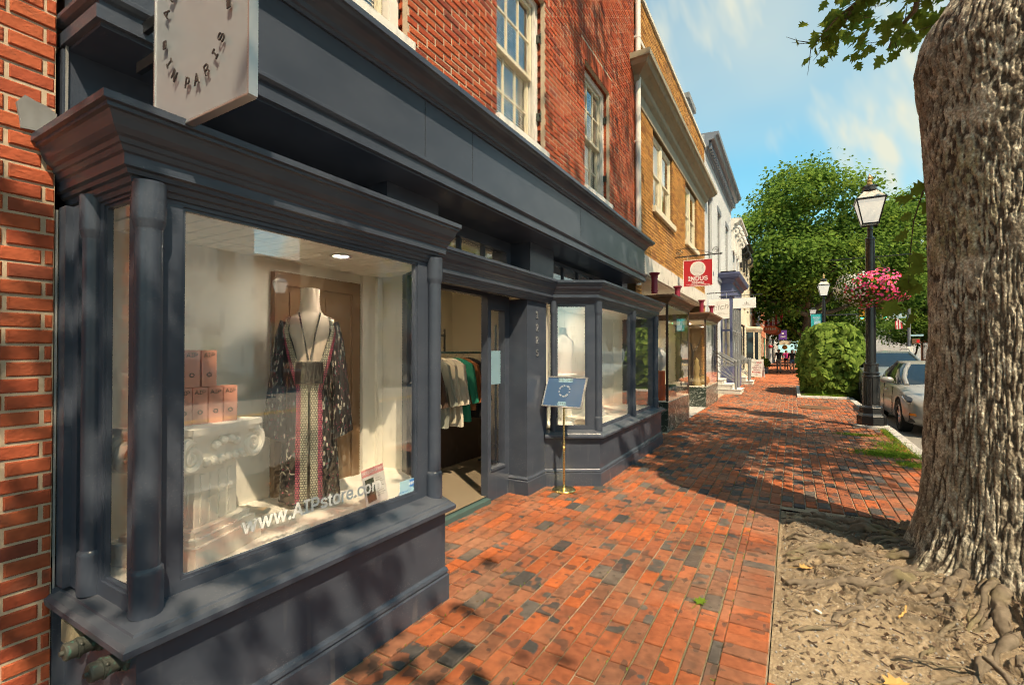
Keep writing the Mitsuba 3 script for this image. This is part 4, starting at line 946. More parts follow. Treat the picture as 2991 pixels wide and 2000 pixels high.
put('stem', MB().tube([(-2.5, 14.3, .57), (-2.48, 14.32, 1.1), (-2.44, 14.3, 1.5), (-2.5, 14.35, 1.75), (-2.75, 14.3, 1.85), (-2.95, 14.3, 2.05)], [.05, .045, .04, .03, .022, .012], 8).tube([(-2.44, 14.3, 1.5), (-2.3, 14.36, 1.7), (-2.2, 14.3, 1.95)], [.03, .02, .01], 7), M('darkwood'), k, smooth=True)

# hanging signs
def hanging_sign(name, label, y, x0, x1, z0, z1, rod, face, edge=None, deco=None):
    k = thing(name, label, 'sign')
    put('board', MB().box((x0, y, z0), (x1, y + .03, z1)), M(face), k)
    if edge: put('border', MB().box((x0 - .012, y - .006, z0 - .012), (x1 + .012, y + .036, z0)).box((x0 - .012, y - .006, z1), (x1 + .012, y + .036, z1 + .012)).box((x0 - .012, y - .006, z0), (x0, y + .036, z1)).box((x1, y - .006, z0), (x1 + .012, y + .036, z1)), M(edge), k)
    b = MB().tube([(WX - .05, y + .015, rod), (x1 + .22, y + .015, rod)], .014, 8)
    put('bracket', b, M('iron'), k)
    for x in (x0 + .08, x1 - .08): put('chain', MB().tube([(x, y + .015, z1), (x, y + .015, rod)], .007, 6), M('steel'), k)
    return k


y = 12.0
k = hanging_sign('import_shop_sign', 'red hanging sign with a white round flower emblem, on an iron bracket', y, -2.245, -1.61, 3.08, 3.69, 3.80, 'signred', 'signwhite')
m = trimesh.creation.extrude_polygon(Polygon([(r * math.cos(a), r * math.sin(a)) for a in np.linspace(0, 2 * PI, 160)[:-1] for r in (.168 + .008 * abs(math.sin(a * 10)),)]), .004)
put('emblem', MB().mesh(place(m, (-1.927, y - .001, 3.485), (1, 0, 0), (0, 0, 1))), M('signwhite'), k)
b = MB(); R = random.Random(6)
for r, n in ((.02, 5), (.05, 10), (.08, 16), (.11, 22), (.14, 28)):
    for q in range(n):
        a = 2 * PI * (q + .5 * (n % 3)) / n; b.mesh(place(trimesh.creation.cylinder(.0075 if r > .03 else .005, .006, sections=6), (-1.927 + r * math.cos(a), y - .0075, 3.485 + r * math.sin(a)), (1, 0, 0), (0, 0, 1)))
put('emblem_dots', b, M('granite'), k)
put('lettering', MB().mesh(place(text('INDUS', .10, .004, True), (-1.927, y - .002, 3.205), (1, 0, 0), (0, 0, 1))).mesh(place(text('Imports', .055, .004, True), (-1.927, y - .002, 3.135), (1, 0, 0), (0, 0, 1))).box((-2.19, y - .005, 3.105), (-1.66, y - .001, 3.113)), M('signwhite'), k)
b = MB()
for x0, sg in ((-2.36, 1), (-1.52, -1)):
    a = np.linspace(0, 3.6 * PI, 46); r = .085 * np.exp(-a * .16); b.tube(np.stack([x0 + sg * r * np.cos(a), np.full(46, y + .015), 3.80 + .09 + r * np.sin(a)], 1), .009, 6)
b.tube([(-2.44, y + .015, 3.98), (-2.2, y + .015, 4.0), (-1.9, y + .015, 3.93), (-1.6, y + .015, 3.82)], .008, 6)
for q in range(16): b.mesh(place(trimesh.creation.torus(.017, .006, 8, 5), (-2.42 + q * .066, y + .015, 3.80), (1, 0, 0), (0, 0, 1) if q % 2 else (0, 1, 0)))
put('scrollwork', b, M('iron'), k)
y = 17.0
k = hanging_sign('stitch_shop_sign', 'white hanging sign with thin handwritten lettering, beyond the red sign', y, -2.37, -1.77, 2.61, 3.25, 3.46, 'signwhite')
m = text('stitch', .17, .004); m.apply_transform(np.array([[1, .28, 0, 0], [0, 1, 0, 0], [0, 0, 1, 0], [0, 0, 0, 1.]]))
put('lettering', MB().mesh(place(m, (-2.09, y - .002, 2.90), (.99, 0, .1), (-.1, 0, .99))).box((-2.15, y - .004, 2.75), (-1.82, y - .001, 2.757)).box((-2.12, y - .004, 2.79), (-1.92, y - .001, 2.80)).mesh(place(ring_text('OOOOO', .03, .03, .003, 0, 1.256), (-2.09, y - .002, 3.12), (1, 0, 0), (0, 0, 1))), M('granite'), k)
y = 20.0
k = hanging_sign('white_shop_sign', 'plain white hanging sign with a small grey mark, third along the row', y, -1.95, -1.167, 3.18, 3.565, 3.66, 'signwhite')
put('mark', MB().box((-1.65, y - .004, 3.30), (-1.34, y - .001, 3.315)).box((-1.55, y - .004, 3.325), (-1.52, y - .001, 3.39)).box((-1.5, y - .004, 3.325), (-1.47, y - .001, 3.42)).box((-1.45, y - .004, 3.325), (-1.42, y - .001, 3.38)), M('granite'), k)

# ------------------------------------------------------------------ buildings farther along our side
def facade(name, label, y0, y1, h, uvx, wins, cprof, cmat, frame='white', trim=None, ground=(), depth=9., x=WX, face=1):
    """face 1: front towards +x at x; face -1: front towards -x (across the street)"""
    k = thing(name, label, 'building')
    def fl(mb):
        if face < 0:
            mb.v = [v * np.array([-1, 1, 1]) + np.array([2 * x, 0, 0]) for v in mb.v]
        return mb
    b = hole_wall(MB(), x, y0, y1, -.2, h, [q[:4] for q in [*wins, *ground]], .14, (uvx, 0)); b.box((x - depth, y0, -.2), (x - .6, y1, h - .02), (uvx, 0)).quad((x, y0, -.2), (x - .61, y0, -.2), (x - .61, y0, h), (x, y0, h), (uvx, 0)).quad((x, y1, -.2), (x - .61, y1, -.2), (x - .61, y1, h), (x, y1, h), (uvx, 0)).quad((x, y0, h), (x, y1, h), (x - .61, y1, h), (x - .61, y0, h), (uvx, 0))
    put('wall', fl(b), M('wallpaint'), k, uv=True)
    for a, c, z0, z1 in wins:
        e = MB(); t = .07; q = x - .06; zm = (z0 + z1) / 2
        e.box((q - .06, a, z0), (q, a + t, z1)).box((q - .06, c - t, z0), (q, c, z1)).box((q - .06, a + t, z1 - t), (q, c - t, z1)).box((q - .06, a + t, z0), (q, c - t, z0 + t)).box((q - .05, a + t, zm - .03), (q - .01, c - t, zm + .03)).box((q - .045, (a + c) / 2 - .015, z0 + t), (q - .02, (a + c) / 2 + .015, z1 - t))
        wn = put('window', fl(e), M(frame), k)
        put('pane', fl(MB().quad((q - .035, a, z0), (q - .035, c, z0), (q - .035, c, z1), (q - .035, a, z1))), M('pane'), wn)
        put('sill', fl(MB().box((q, a - .08, z0 - .12), (x + .06, c + .08, z0 - .002))), M(trim or frame), wn)
        put('lintel', fl(MB().box((q, a - .10, z1 + .002), (x + .03, c + .10, z1 + .2))), M(trim or frame), wn)
        put('room', fl(MB().box((x - .5, a, z0), (x - .2, c, z1))), M('darkroom'), wn)
    for a, c, z0, z1, mt in ground:
        e = MB(); t = .09; q = x - .05
        e.box((q - .06, a, z0), (q, a + t, z1)).box((q - .06, c - t, z0), (q, c, z1)).box((q - .06, a + t, z1 - t), (q, c - t, z1)).box((q - .06, a + t, z0), (q, c - t, z0 + t)).box((q - .05, a + t, z1 * .78), (q - .01, c - t, z1 * .78 + .05))
        wn = put('shop_window', fl(e), M(mt), k)
        put('pane', fl(MB().quad((q - .035, a, z0), (q - .035, c, z0), (q - .035, c, z1), (q - .035, a, z1))), M('pane'), wn)
        put('room', fl(MB().box((x - .55, a, z0), (x - .35, c, z1))), M('darkroom'), wn)
    if cprof:
        p = [(x, y0), (x, y1)]; m = MB().sweep([(o, h + z) for o, z in cprof], p); put('cornice', fl(m), M(cmat), k)
    return k


CB = [(-.3, -.5), (.05, -.5), (.06, -.42), (.12, -.38), (.14, -.22), (.3, -.18), (.34, -.1), (.42, -.06), (.44, .02), (-.3, .06)]
CS = [(-.3, -.3), (.03, -.3), (.05, -.2), (.12, -.14), (.22, -.06), (.24, .02), (-.3, .04)]
k = facade('white_brick_house', 'white painted brick house with dark bracketed cornice and a blue shop bay', 16.62, 24.5, 8.62, 0, [(17.35, 18.2, 4.35, 6.9), (19.75, 20.6, 4.35, 6.9), (22.3, 23.15, 4.35, 6.9)], CB, 'greyblue', 'tintgrey', 'greyblue', [(18.0, 19.6, .6, 3.2, 'blue')])
b = MB()
for y in np.arange(16.75, 24.4, .26): b.box((WX + .12, y, 8.19), (WX + .2, y + .13, 8.37))
put('dentils', b, M('greyblue'), k, kind='stuff')
k2 = put('chimney', MB().box((-4.0, 16.75, 8.6), (-3.0, 17.9, 10.0), (0, 0)), M('wallpaint'), k, uv=True); put('chimney_cap', MB().box((-4.08, 16.67, 10.0), (-2.92, 17.98, 10.18)), M('tintgrey'), k2)
bb = put('shop_bay', MB().box((WX, 20.6, -.1), (-2.04, 24.45, .95)).box((WX, 20.6, 3.45), (-2.04, 24.45, 3.7)).box((WX, 20.6, .95), (WX + .05, 20.7, 3.45)).box((-2.12, 20.6, .95), (-2.04, 20.72, 3.45)).box((-2.29, 20.6, .95), (-2.25, 20.66, 3.45)).box((WX + .05, 20.62, 2.35), (-2.12, 20.66, 2.42)), M('blue'), k, label='projecting blue shop bay with tall windows')
for y in (21.4, 22.3, 23.2, 24.1, 24.4): put('mullion', MB().box((-2.11, y, .95), (-2.045, y + .07, 3.45)), M('tintgrey'), bb)
put('rail', MB().box((-2.10, 20.72, 2.35), (-2.06, 24.4, 2.42)), M('tintgrey'), bb)
put('pane', MB().quad((-2.08, 20.7, .95), (-2.08, 24.4, .95), (-2.08, 24.4, 3.45), (-2.08, 20.7, 3.45)), M('glass'), bb); put('pane', MB().quad((WX, 20.64, .95), (-2.1, 20.64, .95), (-2.1, 20.64, 3.45), (WX, 20.64, 3.45)), M('glass'), bb)
put('room', MB().box((WX - .2, 20.75, .95), (WX + .004, 24.3, 3.45)), M('putty'), bb)
put('entablature', MB().sweep([(-.1, 3.70), (.05, 3.70), (.05, 3.78), (.02, 3.80), (.02, 4.22), (.08, 4.26), (.12, 4.36), (.26, 4.44), (.30, 4.56), (.30, 4.62), (-.1, 4.7)], [(WX - .05, 20.6), (-2.04, 20.6), (-2.04, 24.45), (WX - .05, 24.45)]), M('blue'), bb)
put('bay_roof', MB().quad((WX, 20.4, 4.69), (-1.9, 20.4, 4.69), (-1.9, 24.4, 4.69), (WX, 24.4, 4.69)), M('putty'), bb)
k = facade('ornate_white_house', 'narrow white house with heavy scrolled cornice brackets, past the blue bay', 24.52, 28.4, 7.75, 0, [(25.2, 26.1, 4.2, 6.4), (26.8, 27.7, 4.2, 6.4)], CB, 'white', 'white', None, [(25.0, 27.9, .5, 3.1, 'white')])
for y in (24.75, 25.9, 27.0, 28.1):
    a = np.linspace(0, 2.6 * PI, 30); r = .22 * np.exp(-a * .17)
    put('bracket', MB().tube(np.stack([WX + .18 + r * np.cos(a), np.full(30, y), 7.2 + 1.3 * r * np.sin(a)], 1), .07, 7).box((WX, y - .08, 6.3), (WX + .14, y + .08, 7.3)), M('white'), k)
k = facade('dark_cornice_house', 'narrow house with black scrolled brackets under its eaves', 28.42, 32.6, 7.6, 2, [(29.0, 29.9, 4.2, 6.2), (31.0, 31.9, 4.2, 6.2)], CB, 'black', 'cream', None, [(29.0, 32.0, .5, 3.1, 'black')])
for y in (28.7, 30.4, 32.3): put('bracket', MB().tube(np.stack([WX + .18 + .2 * np.cos(np.linspace(0, 7, 24)), np.full(24, y), 7.05 + .25 * np.sin(np.linspace(0, 7, 24))], 1), .06, 7).box((WX, y - .08, 6.1), (WX + .12, y + .08, 7.1)), M('black'), k)
k = facade('cream_house', 'cream house with a bowed cream shopfront on the corner', 32.62, 38.0, 7.3, 2, [(33.3, 34.2, 4.2, 6.2), (36.2, 37.1, 4.2, 6.2)], CS, 'cream', 'white', None, [(35.6, 37.6, .4, 3.0, 'cream')])
b = MB(); m = [(WX, 32.7), (-2.0, 32.75), (-1.75, 33.1), (-1.75, 34.6), (-2.0, 34.95), (WX, 35.0)]
bw = put('shop_bay', b.sweep([(-.1, -.1), (0, -.1), (0, .8), (-.1, .8)], m).sweep([(-.1, 2.75), (0, 2.75), (.12, 2.95), (.12, 3.05), (-.1, 3.1)], m), M('cream'), k)
for (a, c), (d, e) in zip(m, m[1:]):
    put('pane', MB().quad((a - .04, c, .8), (d - .04, e, .8), (d - .04, e, 2.75), (a - .04, c, 2.75)), M('carglass'), bw); put('mullion', MB().box((d - .07, e - .04, .8), (d + .01, e + .04, 2.75)), M('cream'), bw)
facade('maroon_house', 'dark maroon trimmed house beyond the cream shopfront', 38.02, 41.5, 7.4, 1, [(38.6, 39.4, 4, 6), (40.2, 41.0, 4, 6)], CB, 'maroon', 'maroon', None, [(38.5, 41.0, .2, 2.9, 'maroon')])
facade('teal_house', 'pale house with teal shop door, left of the orange brick one', 41.52, 47.5, 7.9, 0, [(42.3, 43.3, 4.2, 6.3), (45.2, 46.2, 4.2, 6.3)], CS, 'white', 'white', None, [(42.0, 47, .2, 3, 'tealtrim')])
facade('orange_brick_house', 'orange brick house rising beside the striped flags', 47.52, 57, 9.0, 1, [(49, 50, 4.2, 6.3), (52, 53, 4.2, 6.3), (55, 56, 4.2, 6.3)], CS, 'stone', 'white', None, [(48.2, 52, .2, 3, 'cream'), (52.6, 56.5, .2, 3, 'green')])
facade('cream_corner_house', 'pale corner house at the far end of the near row', 57.02, 68, 8.2, 2, [(58.5, 59.5, 4.2, 6.3), (62, 63, 4.2, 6.3), (65, 66, 4.2, 6.3)], CS, 'stone', 'white', None, [(58, 62, .2, 3, 'white')])
# across the street, seen in the panes and beyond the traffic lights
XE = 19.2
k = facade('painted_brick_house', 'white painted brick house across the street, mirrored in the big pane', 2.0, 14.1, 8.3, 3, [(5.0, 5.95, 4.7, 6.35), (7.3, 8.25, 4.7, 6.35), (9.9, 10.85, 4.7, 6.35), (12.3, 13.25, 4.7, 6.35)], CS, 'white', 'white', None, [(6.5, 10.6, .5, 2.7, 'greyblue'), (11.6, 12.7, .0, 2.9, 'white')], x=XE, face=-1)
put('awning', MB().add([(XE, 6.3, 3.6), (XE, 10.9, 3.6), (XE - 1.1, 10.9, 2.75), (XE - 1.1, 6.3, 2.75), (XE - 1.1, 6.3, 2.55), (XE - 1.1, 10.9, 2.55)], [[0, 1, 2, 3], [3, 2, 5, 4]]), M('greyblue'), k)
put('lettering', MB().mesh(place(text('AHR', .5, .01), (XE - .04, 9.2, 1.7), (0, -1, 0), (0, 0, 1))), M('signwhite'), k)
k = facade('low_brick_shop', 'low brick shop across the street with a white shopfront', 14.12, 21.5, 6.4, 1, [], CS, 'brownwood', 'white', None, [(15.0, 18.2, .5, 3.0, 'white'), (18.8, 20.8, .1, 2.9, 'white')], x=XE, face=-1)
put('sign_band', MB().box((XE - .12, 14.8, 3.1), (XE - .002, 18.4, 3.45)), M('signred'), k)
ys = 21.52; R = random.Random(21)
for q, (w, h, u, lab) in enumerate(((9, 8.5, 0, 'grey white house across the street, right of the low brick shop'), (10, 7.2, 2, 'cream house across the street behind the parked cars'), (9, 9.2, 1, 'brick house across the street beyond the cream one'), (11, 8, 0, 'white house across the street behind the lamp post'), (12, 7.5, 2, 'pale house across the street before the crossing'), (12, 9, 1, 'red brick house across the street by the traffic lights'), (14, 8.6, 0, 'white house across the street beyond the traffic lights'))):
    facade('terrace_house', lab, ys, ys + w - .02, h, u, [(ys + 1.2, ys + 2.2, 4.2, 6.0), (ys + w / 2 - .5, ys + w / 2 + .5, 4.2, 6.0), (ys + w - 2.2, ys + w - 1.2, 4.2, 6.0)], CS, 'stone', 'white', None, [(ys + 1, ys + w - 1, .3, 3.0, ['greyblue', 'cream', 'black', 'white'][q % 4])], x=XE, face=-1); ys += w
k = facade('salmon_house', 'salmon pink house with a red tiled roof, far right behind the trunk', ys, ys + 9, 7.6, 1, [(ys + 1, ys + 2, 4.6, 6.4), (ys + 4, ys + 5, 4.6, 6.4), (ys + 7, ys + 8, 4.6, 6.4)], CS, 'white', 'white', None, [(ys + .5, ys + 8, .3, 3.2, 'black')], x=XE, face=-1)
put('balcony', MB().box((XE - 1.2, ys + .5, 3.5), (XE - .01, ys + 8.5, 3.7)).box((XE - 1.2, ys + .5, 3.7), (XE - 1.15, ys + 8.5, 4.5)), M('brownwood'), k)
put('roof', MB().add([(XE - .3, ys, 7.62), (XE - .3, ys + 9, 7.62), (XE + 4, ys + 9, 9.4), (XE + 4, ys, 9.4)], [[0, 1, 2, 3]]), M('salmon'), k)
facade('end_house', 'white gabled block closing the street behind the traffic lights', 122, 134, 11.5, 0, [(124, 125.2, 4.5, 6.8), (128, 129.2, 4.5, 6.8), (131, 132.2, 4.5, 6.8)], CS, 'greyblue', 'white', x=9.0, face=-1, depth=14)
facade('end_house', 'pale block beyond the crossing on the near side', 74, 110, 9, 0, [(75 + q * 5, 76.2 + q * 5, 4.2, 6.5) for q in range(6)], CS, 'stone', 'white', None, [(76 + q * 6, 80 + q * 6, .3, 3, 'white') for q in range(5)])

# front steps with railings
for q, (y0, y1) in enumerate(((19.0, 20.25), (25.0, 26.1))):
    k = thing('front_steps', ['white stone steps with grey railings in front of the blue bay', 'farther white stone steps with grey railings, by the sandwich board'][q], 'steps', 'stone steps with railings')
    for n in range(4):
        x1 = -1.62 - n * .30
        put('step', MB().box((-2.6, y0, .17 * n - .05), (x1, y1, .17 * n + .15)), M('stone'), k)
        put('tread', MB().box((-2.6, y0 - .02, .17 * n + .151), (x1 + .03, y1 + .02, .17 * (n + 1))), M('white'), k)
    for yy in (y0 + .08, y1 - .08):
        kk = put('railing', MB().tube([(-2.62, yy, 1.62), (-1.78, yy, 1.12)], .03, 10).tube([(-2.62, yy, 1.50), (-1.78, yy, 1.00)], .022, 8).tube([(-2.62, yy, .98), (-1.78, yy, .42)], .02, 8).tube([(-2.62, yy, 1.50), (-1.9, yy, .52)], .014, 6).tube([(-2.62, yy, 1.0), (-1.85, yy, 1.02)], .014, 6).tube([(-2.2 + .11 * math.cos(t), yy, 1.02 + .11 * math.sin(t)) for t in np.linspace(0, 2 * PI, 20)], .014, 6), M('tintgrey'), k, smooth=40)
        put('post', MB().lathe([(.04, .17), (.04, 1.16), (.05, 1.17), (.05, 1.2), (.02, 1.24), (.001, 1.26)], (-1.78, yy, 0), 12), M('tintgrey'), kk, smooth=40)
# sandwich board
k = thing('sandwich_board', 'white sandwich board with red and black lettering on the pavement', 'sign')
c = np.array((-1.83, 32.6, 0)); Rb = rz(math.radians(-24)); Rt = rx(math.radians(-9))
for s in (-1, 1):
    m = trimesh.creation.extrude_polygon(Polygon([(-.34, 0), (-.30, .0), (-.28, .05), (.28, .05), (.30, 0), (.34, 0), (.34, 1.12), (.12, 1.12), (.12, 1.08), (-.12, 1.08), (-.12, 1.12), (-.34, 1.12)]), .03)
    put('panel', MB().mesh(place(m, tuple(c + Rb @ np.array((0, s * .2, 0))), Rb @ np.array((1., 0, 0)), Rb @ (np.array((0, -s * .16, 1.))))), M('signwhite'), k)
o = c + Rb @ np.array((0, -.2, 0)); up = Rb @ np.array((0, .16, 1.)); up /= np.linalg.norm(up); ux = Rb @ np.array((1., 0, 0)); nn = np.cross(ux, up)
def sb(m, x, z, e=.031): return place(m, tuple(o + ux * x + up * z + nn * e), ux, up)
b = MB()
for s_, z, h in (('VAPE', .70, .085), ('TOBACCO', .56, .085), ('SMOKE', .42, .085)): b.mesh(sb(text(s_, h, .003, True), 0, z))
put('lettering', b, M('maroon'), k)
put('lettering', MB().mesh(sb(text('NOW', .075, .003, True), -.15, .87)).mesh(sb(text('CBD', .07, .003), 0, .13)), M('ink'), k)
put('open_strip', MB().mesh(sb(trimesh.creation.box([.30, .11, .002]), .13, .905)).mesh(sb(trimesh.creation.box([.5, .09, .002]), 0, .315)), M('signred'), k)
put('lettering', MB().mesh(sb(text('OPEN', .08, .003, True), .13, .868, .033)).mesh(sb(text('HOOKAH', .065, .003, True), 0, .285, .033)), M('signwhite'), k)


# ------------------------------------------------------------------ street lamps, flower basket, traffic signals
def street_lamp(x, y, label, detail=True):
    k = thing('street_lamp', label, 'street lamp', 'old fashioned street lamps along the kerb')
    put('footing', MB().lathe([(.30, -.02), (.30, .045), (.27, .06), (.001, .06)], (x, y, 0), 10), M('granite'), k)
    put('base', MB().lathe([(.245, .055), (.245, .235), (.235, .25), (.205, .285), (.20, .29), (.20, .40), (.19, .415), (.155, .44), (.145, .46)], (x, y, 0), 8), M('iron'), k)
    fl = lambda a, z: -.05 * (np.abs(np.sin(a * 6)) ** .6 < .45)
    put('shaft_base', MB().lathe([(.142, .46), (.142, 1.0)], (x, y, 0), 72, fl=fl).lathe([(.142, 1.0), (.152, 1.01), (.152, 1.03), (.135, 1.05), (.135, 1.07), (.147, 1.08), (.147, 1.10), (.125, 1.115), (.12, 1.24), (.128, 1.25), (.128, 1.28), (.10, 1.29)], (x, y, 0), 28), M('iron'), k, smooth=30)
    put('pole', MB().lathe([(.085, 1.28), (.078, 3.75), (.085, 3.76), (.085, 3.80), (.05, 3.82), (.045, 3.95), (.055, 3.97), (.045, 4.0), (.05, 4.06)], (x, y, 0), 24), M('iron'), k, smooth=30)
    b = MB(); t, w0, w1, z0, z1 = .012, .13, .235, 4.08, 4.56
    for q in range(4):
        a = q * PI / 2 + PI / 4; a2 = a + PI / 2; s2 = math.sqrt(2)
        b.tube([(x + w0 * s2 * math.cos(a), y + w0 * s2 * math.sin(a), z0), (x + w1 * s2 * math.cos(a), y + w1 * s2 * math.sin(a), z1)], .014, 6)
        for w, z in ((w0, z0), (w1, z1)): b.tube([(x + w * s2 * math.cos(a), y + w * s2 * math.sin(a), z), (x + w * s2 * math.cos(a2), y + w * s2 * math.sin(a2), z)], .016 if z == z0 else .024, 6)
    b.lathe([(.19, 4.06), (.19, 4.085)], (x, y, 0), 4, sq=1)
    L = put('lantern', b, M('iron'), k)
    s2 = math.sqrt(2); P = [[np.array((x + w * s2 * math.cos(q * PI / 2 + PI / 4), y + w * s2 * math.sin(q * PI / 2 + PI / 4), z)) for q in range(4)] for w, z in ((w0, z0 + .01), (w1, z1 - .01), (.10, 4.74))]
    for q in range(4):
        scene[numbered(L + '__pane')] = mikit.ply(MB().quad(P[0][q], P[0][(q + 1) % 4], P[1][(q + 1) % 4], P[1][q]).tm(), M('frost'), emitter={'type': 'area', 'radiance': rgb((.10, .095, .08))}) if q in (0, 1, 2, 3) and detail else mikit.ply(MB().quad(P[0][q], P[0][(q + 1) % 4], P[1][(q + 1) % 4], P[1][q]).tm(), M('frost'))  # small emission added so the daylit frosted panes read bright
        put('roof_panel', MB().quad(P[1][q] + (0, 0, .02), P[1][(q + 1) % 4] + (0, 0, .02), P[2][(q + 1) % 4], P[2][q]), M('litter' if q % 2 else 'stone'), L)
    put('cap', MB().lathe([(.145, 4.735), (.15, 4.75), (.13, 4.765), (.12, 4.82), (.14, 4.84), (.10, 4.86), (.05, 4.88)], (x, y, 0), 8), M('iron'), L)
    put('finial', MB().lathe([(.05, 4.88), (.05, 4.91), (.03, 4.93), (.045, 4.96), (.02, 5.0), (.03, 5.03), (.001, 5.12)], (x, y, 0), 12).add([(x - .05, y, 4.97), (x + .07, y, 5.0), (x + .02, y, 5.08), (x, y + .02, 5.0)], [[0, 1, 2], [0, 1, 3], [1, 2, 3], [0, 2, 3]]), M('brass'), L)
    return k


LX, LY = 1.36, 11.96
street_lamp(LX, LY, 'black street lamp nearest the camera, with a flower basket on its post')
street_lamp(1.24, 26.0, 'second black street lamp, above the leafy bush')
street_lamp(1.26, 40.5, 'third black street lamp, beside the far tree trunk')
street_lamp(15.3, 12.9, 'black street lamp across the road, mirrored in the big pane')


def leaf_cards(P, N, size, rng, tone, shape='diamond', droop=.25):
    """many small folded leaves at P with outward directions N"""
    n = len(P); d = rng.normal(size=(n, 3)); d = d - N * (d * N).sum(1, keepdims=True) * .6; d[:, 2] -= droop; d /= np.linalg.norm(d, axis=1, keepdims=True) + 1e-9
    up = N + rng.normal(size=(n, 3)) * .55; s = np.cross(d, up); s /= np.linalg.norm(s, axis=1, keepdims=True) + 1e-9; nn = np.cross(s, d)
    L = size * rng.uniform(.7, 1.25, (n, 1)); Wd = L * .42
    if shape == 'diamond':
        v = np.stack([P, P + d * L * .5 + s * Wd - nn * L * .08, P + d * L, P + d * L * .5 - s * Wd - nn * L * .08], 1); f = np.array([[0, 1, 2], [0, 2, 3]])
    elif shape == 'heart':
        v = np.stack([P, P + d * L * .25 + s * Wd * 1.2 - nn * L * .12, P + d * L * .7 + s * Wd * .7 - nn * L * .06, P + d * L, P + d * L * .7 - s * Wd * .7 - nn * L * .06, P + d * L * .25 - s * Wd * 1.2 - nn * L * .12, P + d * L * .45], 1); f = np.array([[6, k, k + 1] for k in range(5)] + [[6, 5, 0]])
    else:  # lobed leaf
        o = [(0, 0), (.18, .10), (.30, .42), (.40, .25), (.52, .46), (.60, .20), (.78, .28), (.80, .12), (1.0, 0)]; o = o + [(a, -c) for a, c in o[-2:0:-1]]
        v = np.stack([P + d * L * a + s * L * c - nn * L * .25 * abs(c) for a, c in o] + [P + d * L * .5], 1); m = len(o); f = np.array([[m, k, (k + 1) % m] for k in range(m)])
    k = v.shape[1]; F = (f[None] + (np.arange(n) * k)[:, None, None]).reshape(-1, 3)
    return v.reshape(-1, 3), F, np.repeat(np.stack([np.clip(tone, 0, 1), np.zeros(n)], 1), k, 0)


def sphere_dirs(n, rng):
    d = rng.normal(size=(n, 3)); return d / np.linalg.norm(d, axis=1, keepdims=True)


# flower basket round the post
k = thing('flower_basket', 'round hanging basket of white and hot pink flowers on the nearest lamp post', 'flower basket')
rng = np.random.default_rng(3); C = np.array((LX + .02, LY, 2.78))
put('liner', MB().lathe([(.10, -.30), (.34, -.22), (.46, -.02), (.46, .02), (.10, .06)], C, 24), M('wicker'), k)
put('hanger', MB().tube([(LX - .7, LY, 3.42), (LX + .7, LY, 3.42)], .01, 6).tube([(LX - .45, LY, 2.8), (LX - .1, LY, 3.42)], .006, 5).tube([(LX + .45, LY, 2.8), (LX + .1, LY, 3.42)], .006, 5), M('iron'), k)
d = sphere_dirs(3200, rng); rr = rng.uniform(.75, 1.0, (3200, 1)) ** .5
P = C + d * rr * np.array((.60, .60, .31)) + np.array((0, 0, -.02)); P[:, 2] += .07 * np.sin(P[:, 0] * 9) * np.cos(P[:, 1] * 8)
put('leaves', MB().add(*leaf_cards(P, d, .055, rng, rng.uniform(.3, 1, 3200))), M('leaf'), k, uv=True, kind='stuff')
for nm, mt, n, side in (('flowers', 'petalwhite', 800, -1), ('flowers', 'petalpink', 560, 1), ('flowers', 'petalred', 200, 1)):
    d = sphere_dirs(n * 3, rng); e = (d[:, 0] * .75 - d[:, 1] * .35 + rng.normal(size=n * 3) * .22) * side; d = d[(e > -.02)][:n]; P = C + d * np.array((.63, .63, .34)) * rng.uniform(.9, 1.06, (len(d), 1)); P[:, 2] += .07 * np.sin(P[:, 0] * 9) * np.cos(P[:, 1] * 8)
    a = np.cross(d, [0, 0, 1.]); a /= np.linalg.norm(a, axis=1, keepdims=True) + 1e-9; c = np.cross(d, a); r = rng.uniform(.016, .028, (len(d), 1)) * (1 if side > 0 else .85)
    v = np.stack([P + d * .01] + [P + r * (a * math.cos(q * PI / 2.5) + c * math.sin(q * PI / 2.5)) + d * .012 for q in range(5)], 1); f = np.array([[0, q + 1, (q + 1) % 5 + 1] for q in range(5)])
    put(nm, MB().add(v.reshape(-1, 3), (f[None] + (np.arange(len(d)) * 6)[:, None, None]).reshape(-1, 3)), M(mt), k, kind='stuff')

